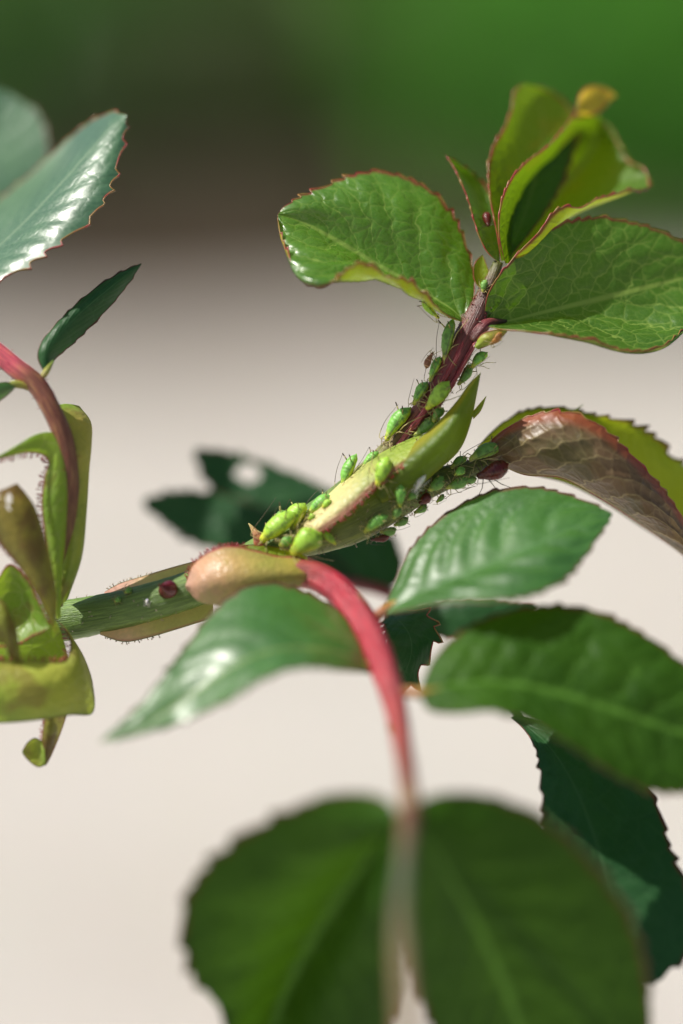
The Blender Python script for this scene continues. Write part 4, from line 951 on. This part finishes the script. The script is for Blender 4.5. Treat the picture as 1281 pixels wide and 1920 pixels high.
leaf('stipule', shoot, [
    [(82, 1392, -3.2), (66, 1384, -3.4), (52, 1392, -3.6), (42, 1408, -3.6)],
    [(84, 1412, -3.5), (70, 1408, -3.2), (56, 1410, -3.4), (42, 1410, -3.6)],
    [(86, 1434, -3.4), (72, 1438, -3.6), (56, 1428, -3.6), (42, 1412, -3.6)],
], 1, M['stip_olive'], seed=43, rim=M['rim_dark'], rim_r=0.03, K=24)
leaf('stipule', shoot, [
    [(-40, 1120, -5.6), (-10, 1122, -6), (8, 1132, -6.2), (22, 1158, -6.2), (32, 1188, -6), (38, 1240, -5.6)],
    [(-40, 1160, -6.4), (-12, 1160, -6.8), (6, 1168, -7), (18, 1190, -6.8), (26, 1212, -6.4), (36, 1242, -5.8)],
    [(-40, 1210, -6), (-12, 1205, -6.2), (6, 1206, -6.2), (14, 1218, -6), (18, 1230, -5.8), (34, 1243, -5.6)],
], 1, M['stip_brown'], seed=44, rim=M['rim_dark'], rim_r=0.04, K=40, under=True, label='small yellowish withered bract inside the rolled stipule')

# ------------------------------------------------------------------ aphids
def aphid(head, tail, wid, back, mat='aphid', label='', legs=True, leg='leg', seed=0, name='aphid', ant=1.0, horns=True, cat='aphid', group='aphids feeding on the shoot', fat=1.0, ground=1.0):
    """head, tail: (px, py, d); wid: body width in pixels; back: direction of the back in picture axes (right, up, away)"""
    rg = random.Random(seed * 17 + 5)
    H = P(*head); T = P(*tail)
    ax = T - H; Ln = np.linalg.norm(ax); ax = ax / Ln
    n = np.asarray(back, float); n = nrm(n - ax * n.dot(ax)); s = np.cross(ax, n)
    W = wid * K_MM / 2 * 0.92
    root = bpy.data.objects.new(name, None); col.objects.link(root)
    org = to_world((H + T) / 2 - n * W * 0.7)
    root.location = org; root.empty_display_size = 0.001
    root['label'] = label; root['category'] = cat; root['group'] = group
    bend = s * (W * rg.uniform(-0.28, 0.28)); slim = rg.uniform(-0.1, 0.12)
    tt = np.array([0, .02, .05, .09, .13, .17, .21, .26, .32, .39, .47, .55, .63, .71, .78, .84, .89, .93, .96, .985, 1.0])
    pr = np.array([.05, .27, .37, .42, .44, .48, .56, .65, .76, .86, .94, .99, 1., .97, .90, .78, .60, .36, .17, .12, .03])
    NS = 16
    ang = np.linspace(0, 2 * math.pi, NS, endpoint=False)
    g = Geo()
    V = np.zeros((len(tt), NS, 3)); UV = np.zeros((len(tt), NS, 2))
    for i, (t, p) in enumerate(zip(tt, pr)):
        hgt = p * W * fat
        arch = n * (W * 0.22 * math.sin(math.pi * min(1, t * 1.05)) + 0.10 * W * t)
        arch = arch + bend * math.sin(math.pi * t)
        ring = (1 + 0.03 * math.sin(t * 62)) * (1 + slim * math.sin(2 * math.pi * t))
        for j, a in enumerate(ang):
            dn = math.sin(a); sd = math.cos(a)
            k = 0.95 if dn > 0 else 0.72
            V[i, j] = H + ax * Ln * t + arch + s * (sd * p * W * ring) + n * (dn * hgt * k * ring)
            UV[i, j] = (t, dn * 0.5 + 0.5)
    f = grid_faces(len(tt), NS, True, wrap=True)
    f.append(list(range(NS))[::-1]); f.append([(len(tt) - 1) * NS + j for j in range(NS)])
    g.add(V, f, 0, UV)
    lr = 0.034 * (Ln / 2.6) ** 0.5
    for side in (-1, 1):
        if not legs: break
        for k, (t, fw, out) in enumerate(((0.17, -0.30, 1.0), (0.26, 0.10, 1.15), (0.36, 0.55, 1.2))):
            fw += rg.uniform(-.12, .12); out *= rg.uniform(0.85, 1.15)
            R = np.interp(t, tt, pr) * W
            p0 = H + ax * Ln * t + s * side * R * 0.7 - n * R * 0.4
            knee = p0 + ax * Ln * fw * 0.45 + s * side * W * out * 0.95 + n * W * rg.uniform(0.25, 0.6)
            foot_ = p0 + ax * Ln * fw * 1.0 + s * side * W * out * 1.45 - n * W * (0.55 * ground)
            toe = foot_ + ax * Ln * 0.06 * np.sign(fw) + s * side * 0.03
            c = np.array([p0, (p0 + knee) / 2 + n * W * 0.1, knee, (knee + foot_) / 2 + n * W * 0.04, foot_, toe])
            tube_geo(g, c[:3], np.array([1.25, 1.1, 0.9]) * lr, 5, 1)
            tube_geo(g, c[2:5], np.array([0.95, 0.75, 0.65]) * lr, 5, 1)
            tube_geo(g, c[4:], np.array([0.8, 0.5]) * lr, 5, 2)
    legm = M[leg]
    body = g.build('body', [M[mat], legm, M['leg_dark'] if leg != 'leg_pale' else legm], root, org)
    def part(nm, pts, rad, mats, sides=5):
        q = Geo()
        if len(mats) == 1:
            tube_geo(q, pts, rad, sides, 0)
        else:
            k = max(1, len(pts) // 3)
            tube_geo(q, pts[:k + 1], rad[:k + 1], sides, 0); tube_geo(q, pts[k:], rad[k:], sides, 1)
        return q.build(nm, mats, root, org)
    if ant:
        for side in (-1, 1):
            p0 = H + ax * Ln * 0.03 + s * side * W * 0.2 + n * W * 0.15
            e = p0 - ax * Ln * rg.uniform(0.05, 0.12) + s * side * W * rg.uniform(0.5, 0.75) + n * W * rg.uniform(0.3, 0.6)
            m_ = p0 + ax * Ln * 0.35 * ant + s * side * W * rg.uniform(1.0, 1.35) + n * W * rg.uniform(0.6, 1.0)
            t_ = p0 + ax * Ln * 0.85 * ant + s * side * W * rg.uniform(1.1, 1.6) + n * W * rg.uniform(0.7, 1.3)
            pts = catmull(np.array([p0, e, m_, t_]), np.linspace(0, 1, 13))
            part('antenna', pts, np.linspace(0.85, 0.4, 13) * lr, [legm, M['leg_dark'] if leg != 'leg_pale' else legm])
    if horns:
        for side in (-1, 1):
            t = 0.74
            R = np.interp(t, tt, pr) * W
            p0 = H + ax * Ln * t + s * side * R * 0.6 + n * R * 0.75
            d = nrm(ax * 0.55 + n * 0.75 + s * side * 0.35)
            L = Ln * rg.uniform(0.2, 0.26)
            pts = np.array([p0 + d * L * q for q in (0, .35, .6, .85, .97, 1.0)])
            part('cornicle', pts, np.array([1.6, 1.35, 1.25, 1.2, 1.4, 1.2]) * lr, [legm, M['leg_dark'] if leg != 'leg_pale' else legm])
    for side in (-1, 1):
        c = H + ax * Ln * 0.085 + s * side * 0.31 * W + n * W * 0.16
        pts = np.array([c - s * side * 0.03 + s * side * q for q in (-.035, -.02, .01, .035, .045)])
        part('eye', pts, np.array([.02, .045, .05, .035, .01]) * 1.7 * max(0.6, Ln / 2.8), [M['eye']], 8)
    return root

LF = (-0.8, 0.45, -0.45)
FR = (-0.2, 0.2, -1.0)
RT = (0.8, -0.4, -0.45)
A = [
 ((834, 678, -0.4), (851, 596, -0.2), 27, (-0.75, 0.2, -0.6), 'aphid_shaded', 'longest slender green aphid just under the broad young leaf'),
 ((824, 597, 0.3), (792, 558, 0.8), 18, (-0.8, -0.3, -0.4), 'aphid_lime', 'pale lime aphid peeping out below the edge of the broad young leaf'),
 ((806, 716, -0.2), (827, 668, 0), 23, LF, 'aphid', 'green aphid directly under the banded brown aphid'),
 ((885, 690, -0.3), (915, 661, 0), 23, (0.3, 0.9, -0.4), 'aphid', 'bright green aphid on the far side of the red stem above the stipule tip'),
 ((858, 722, 0.1), (883, 682, 0.8), 22, (0.7, -0.1, -0.5), 'aphid_shaded', 'shaded green aphid between the red stem and the stipule tip'),
 ((775, 760, -0.3), (803, 716, 0), 27, LF, 'aphid', 'green aphid shoulder to shoulder with the lime aphid that straddles the red stem'),
 ((799, 768, -1.5), (843, 715, -1.4), 33, (-0.35, 0.1, -1), 'aphid_lime', 'lime aphid straddling the front of the red stem'),
 ((724, 827, -0.2), (772, 764, 0), 34, LF, 'aphid', 'plump green aphid with two upright dark cornicles on the red stem'),
 ((776, 820, -0.6), (826, 782, -0.2), 26, (0.2, 0.7, -0.6), 'aphid_shaded', 'green aphid half hidden behind the pink edged stipule'),
 ((643, 915, -0.6), (670, 851, -0.3), 31, (-0.85, 0.25, -0.45), 'aphid', 'plump upright aphid on the pale stipule edge beside a smaller one'),
 ((677, 882, -0.3), (711, 847, -0.2), 22, LF, 'aphid', 'smaller aphid between the plump upright aphid and the red stem'),
 ((706, 913, -2.9), (728, 856, -2.6), 31, (-0.3, 0.2, -1), 'aphid_lime', 'smooth lime aphid lying on the pale stipule against its pink margin'),
 ((750, 952, -2.5), (752, 908, -2.7), 21, (0, 0.1, -1), 'aphid', 'small green aphid facing down on the shaded petiole'),
 ((737, 973, -2.2), (752, 948, -2.3), 18, (0.2, 0.1, -1), 'aphid_shaded', 'tiny dull green aphid just below the small downward facing one'),
 ((683, 999, -2.4), (728, 967, -2.4), 23, (0.2, 0.5, -0.8), 'aphid', 'green aphid with raised legs on the shaded underside of the petiole'),
 ((489, 1016, -1.9), (556, 962, -1.9), 48, (-0.6, 0.6, -0.6), 'aphid_lime', 'biggest lime aphid next to the curved red prickle'),
 ((548, 994, -1.2), (574, 944, -1.0), 46, (-0.7, 0.5, -0.4), 'aphid_lime', 'lime aphid squeezed behind the biggest one'),
 ((577, 966, -1.0), (626, 931, -0.8), 33, (-0.6, 0.7, -0.4), 'aphid', 'green aphid above the cluster by the prickle'),
 ((546, 1040, -3.2), (604, 1000, -2.9), 50, (0.1, 0.3, -1), 'aphid_lime', 'round green aphid resting against the pinkish sheath'),
 ((630, 1021, -2.4), (606, 998, -2.4), 16, (0.3, 0.4, -0.9), 'aphid_lime', 'tiny lime nymph beside the round green aphid'),
 ((577, 975, -2.0), (592, 966, -2.0), 13, (-0.2, 0.5, -0.9), 'aphid_lime', 'minute lime nymph perched on the pale stipule base'),
 ((880, 863, -0.6), (940, 838, 0.0), 32, (-0.2, 0.7, -0.6), 'aphid_shaded', 'large dark green aphid at the base of the bronze leaf'),
 ((836, 915, -0.6), (880, 892, -0.3), 24, (0.2, -0.3, -1), 'aphid_shaded', 'dark green aphid ahead of the dark red one'),
 ((803, 920, -1.0), (832, 893, -0.8), 24, (0.1, 0.1, -1), 'aphid_shaded', 'dark green aphid beside the white shed skin'),
 ((818, 942, 0.2), (832, 926, 0.4), 14, (0.7, -0.6, -0.3), 'aphid_shaded', 'small dark nymph clinging below the petiole near the dark green pair'),
 ((776, 962, 0.2), (800, 944, 0.3), 18, (0.6, -0.7, -0.3), 'aphid_shaded', 'dark nymph under the petiole next to the rusty one'),
 ((738, 985, -0.6), (766, 970, -0.4), 18, (0.5, -0.6, -0.6), 'aphid_shaded', 'dull green nymph on the underside edge of the petiole'),
 ((712, 997, -1.2), (744, 992, -1.0), 20, (0.3, -0.6, -0.7), 'aphid_shaded', 'dull green aphid above the small rusty one under the petiole'),
 ((846, 878, -0.2), (876, 858, 0.2), 22, (-0.4, 0.7, -0.6), 'aphid_shaded', 'dark aphid in the gap behind the wedge shaped stipule'),
 ((604, 952, -2.2), (622, 938, -2.0), 16, (-0.3, 0.5, -0.8), 'aphid_lime', 'little lime nymph tucked under the green aphid above the cluster'),
 ((524, 1024, -2.6), (548, 1004, -2.5), 22, (-0.1, 0.2, -1), 'aphid', 'small green aphid wedged between the biggest and the round one'),
 ((516, 978, -0.8), (536, 958, -0.6), 20, (-0.7, 0.6, -0.3), 'aphid_shaded', 'dull green aphid peeping over the back of the biggest one'),
 ((764, 938, -2.0), (784, 922, -1.9), 17, (0.3, -0.1, -1), 'aphid_shaded', 'dull nymph near the head of the white shed skin'),
 ((868, 906, -0.4), (894, 896, -0.2), 17, (0.3, -0.6, -0.7), 'aphid_shaded', 'dark nymph right under the head of the large dark red aphid'),
 ((852, 892, -1.0), (872, 878, -0.8), 17, (0, 0.2, -1), 'aphid', 'small green nymph between two dark green aphids on the petiole'),
 ((812, 792, -0.9), (832, 764, -0.6), 20, (0.2, 0.3, -0.9), 'aphid_shaded', 'dark green aphid low on the red stem against the stipule tip'),
 ((905, 548, 0.0), (912, 524, 0.2), 15, (-0.4, 0.1, -1), 'aphid_shaded', 'bluish nymph in the bud at the shoot tip'),
 ((233, 1112, -1.5), (248, 1103, -1.3), 15, (0, 0.6, -0.8), 'aphid_shaded', 'tiny dull green nymph on the green stem near the dark prickle'),
 ((214, 1128, -1.7), (228, 1120, -1.7), 12, (0, 0.4, -1), 'aphid_shaded', 'fainter second nymph on the green stem by the tiny dull one'),
]
for i, (h, t, w_, bk, mt, lb) in enumerate(A):
    aphid(h, t, w_, bk, mt, lb, seed=i, fat=rnd.uniform(0.78, 1.05))
B = [
 ((813, 660, -0.6), (799, 692, -0.6), 15, (-0.7, 0.2, -0.6), 'aphid_brown', 'slim brown aphid with pale bands beside the red stem', 0.9, False),
 ((919, 646, -1.6), (941, 622, -1.8), 15, (0.4, -0.5, -0.7), 'aphid_orange', 'orange brown aphid under the base of the large veined leaf', 0.8, False),
 ((894, 894, -0.9), (954, 869, -0.6), 38, (0.1, 0.3, -1), 'aphid_red', 'large dark red aphid with legs hanging under the petiole', 0.9, True),
 ((694, 1012, -1.2), (732, 1004, -1.0), 16, (0.3, -0.8, -0.5), 'aphid_red', 'small rusty red aphid under the petiole', 0.8, False),
 ((786, 945, -0.8), (806, 925, -0.6), 22, (0.4, -0.3, -0.9), 'aphid_red', 'rusty aphid below the white shed skin', 0.0, False),
 ((966, 860, -0.6), (978, 848, -0.8), 15, (0, 0.4, -1), 'aphid_orange', 'orange nymph on the base of the bronze leaf', 0.0, False),
 ((916, 425, 2.0), (912, 398, 2.8), 19, (-0.2, 0.1, -1), 'aphid_red', 'brownish red aphid inside the narrow half open leaf', 0.6, False),
]
for i, (h, t, w_, bk, mt, lb, an, hn) in enumerate(B):
    aphid(h, t, w_, bk, mt, lb, seed=60 + i, ant=an, horns=hn, leg='leg' if i < 2 else 'leg_dark')
aphid((777, 924, -2.4), (799, 890, -2.6), 11, (0, 0.1, -1), 'aphid_skin', 'white shed aphid skin stuck to the shaded petiole', seed=80, leg='leg_pale', name='shed_skin', ant=0.8, horns=False, cat='shed skin', group='shed skins')
aphid((275, 1137, -2.1), (277, 1122, -2.1), 8, (0, 0.1, -1), 'aphid_skin', 'tiny white shed skin on the green stem below the dark prickle', seed=81, leg='leg_pale', name='shed_skin', ant=0.5, horns=False, cat='shed skin', group='shed skins')
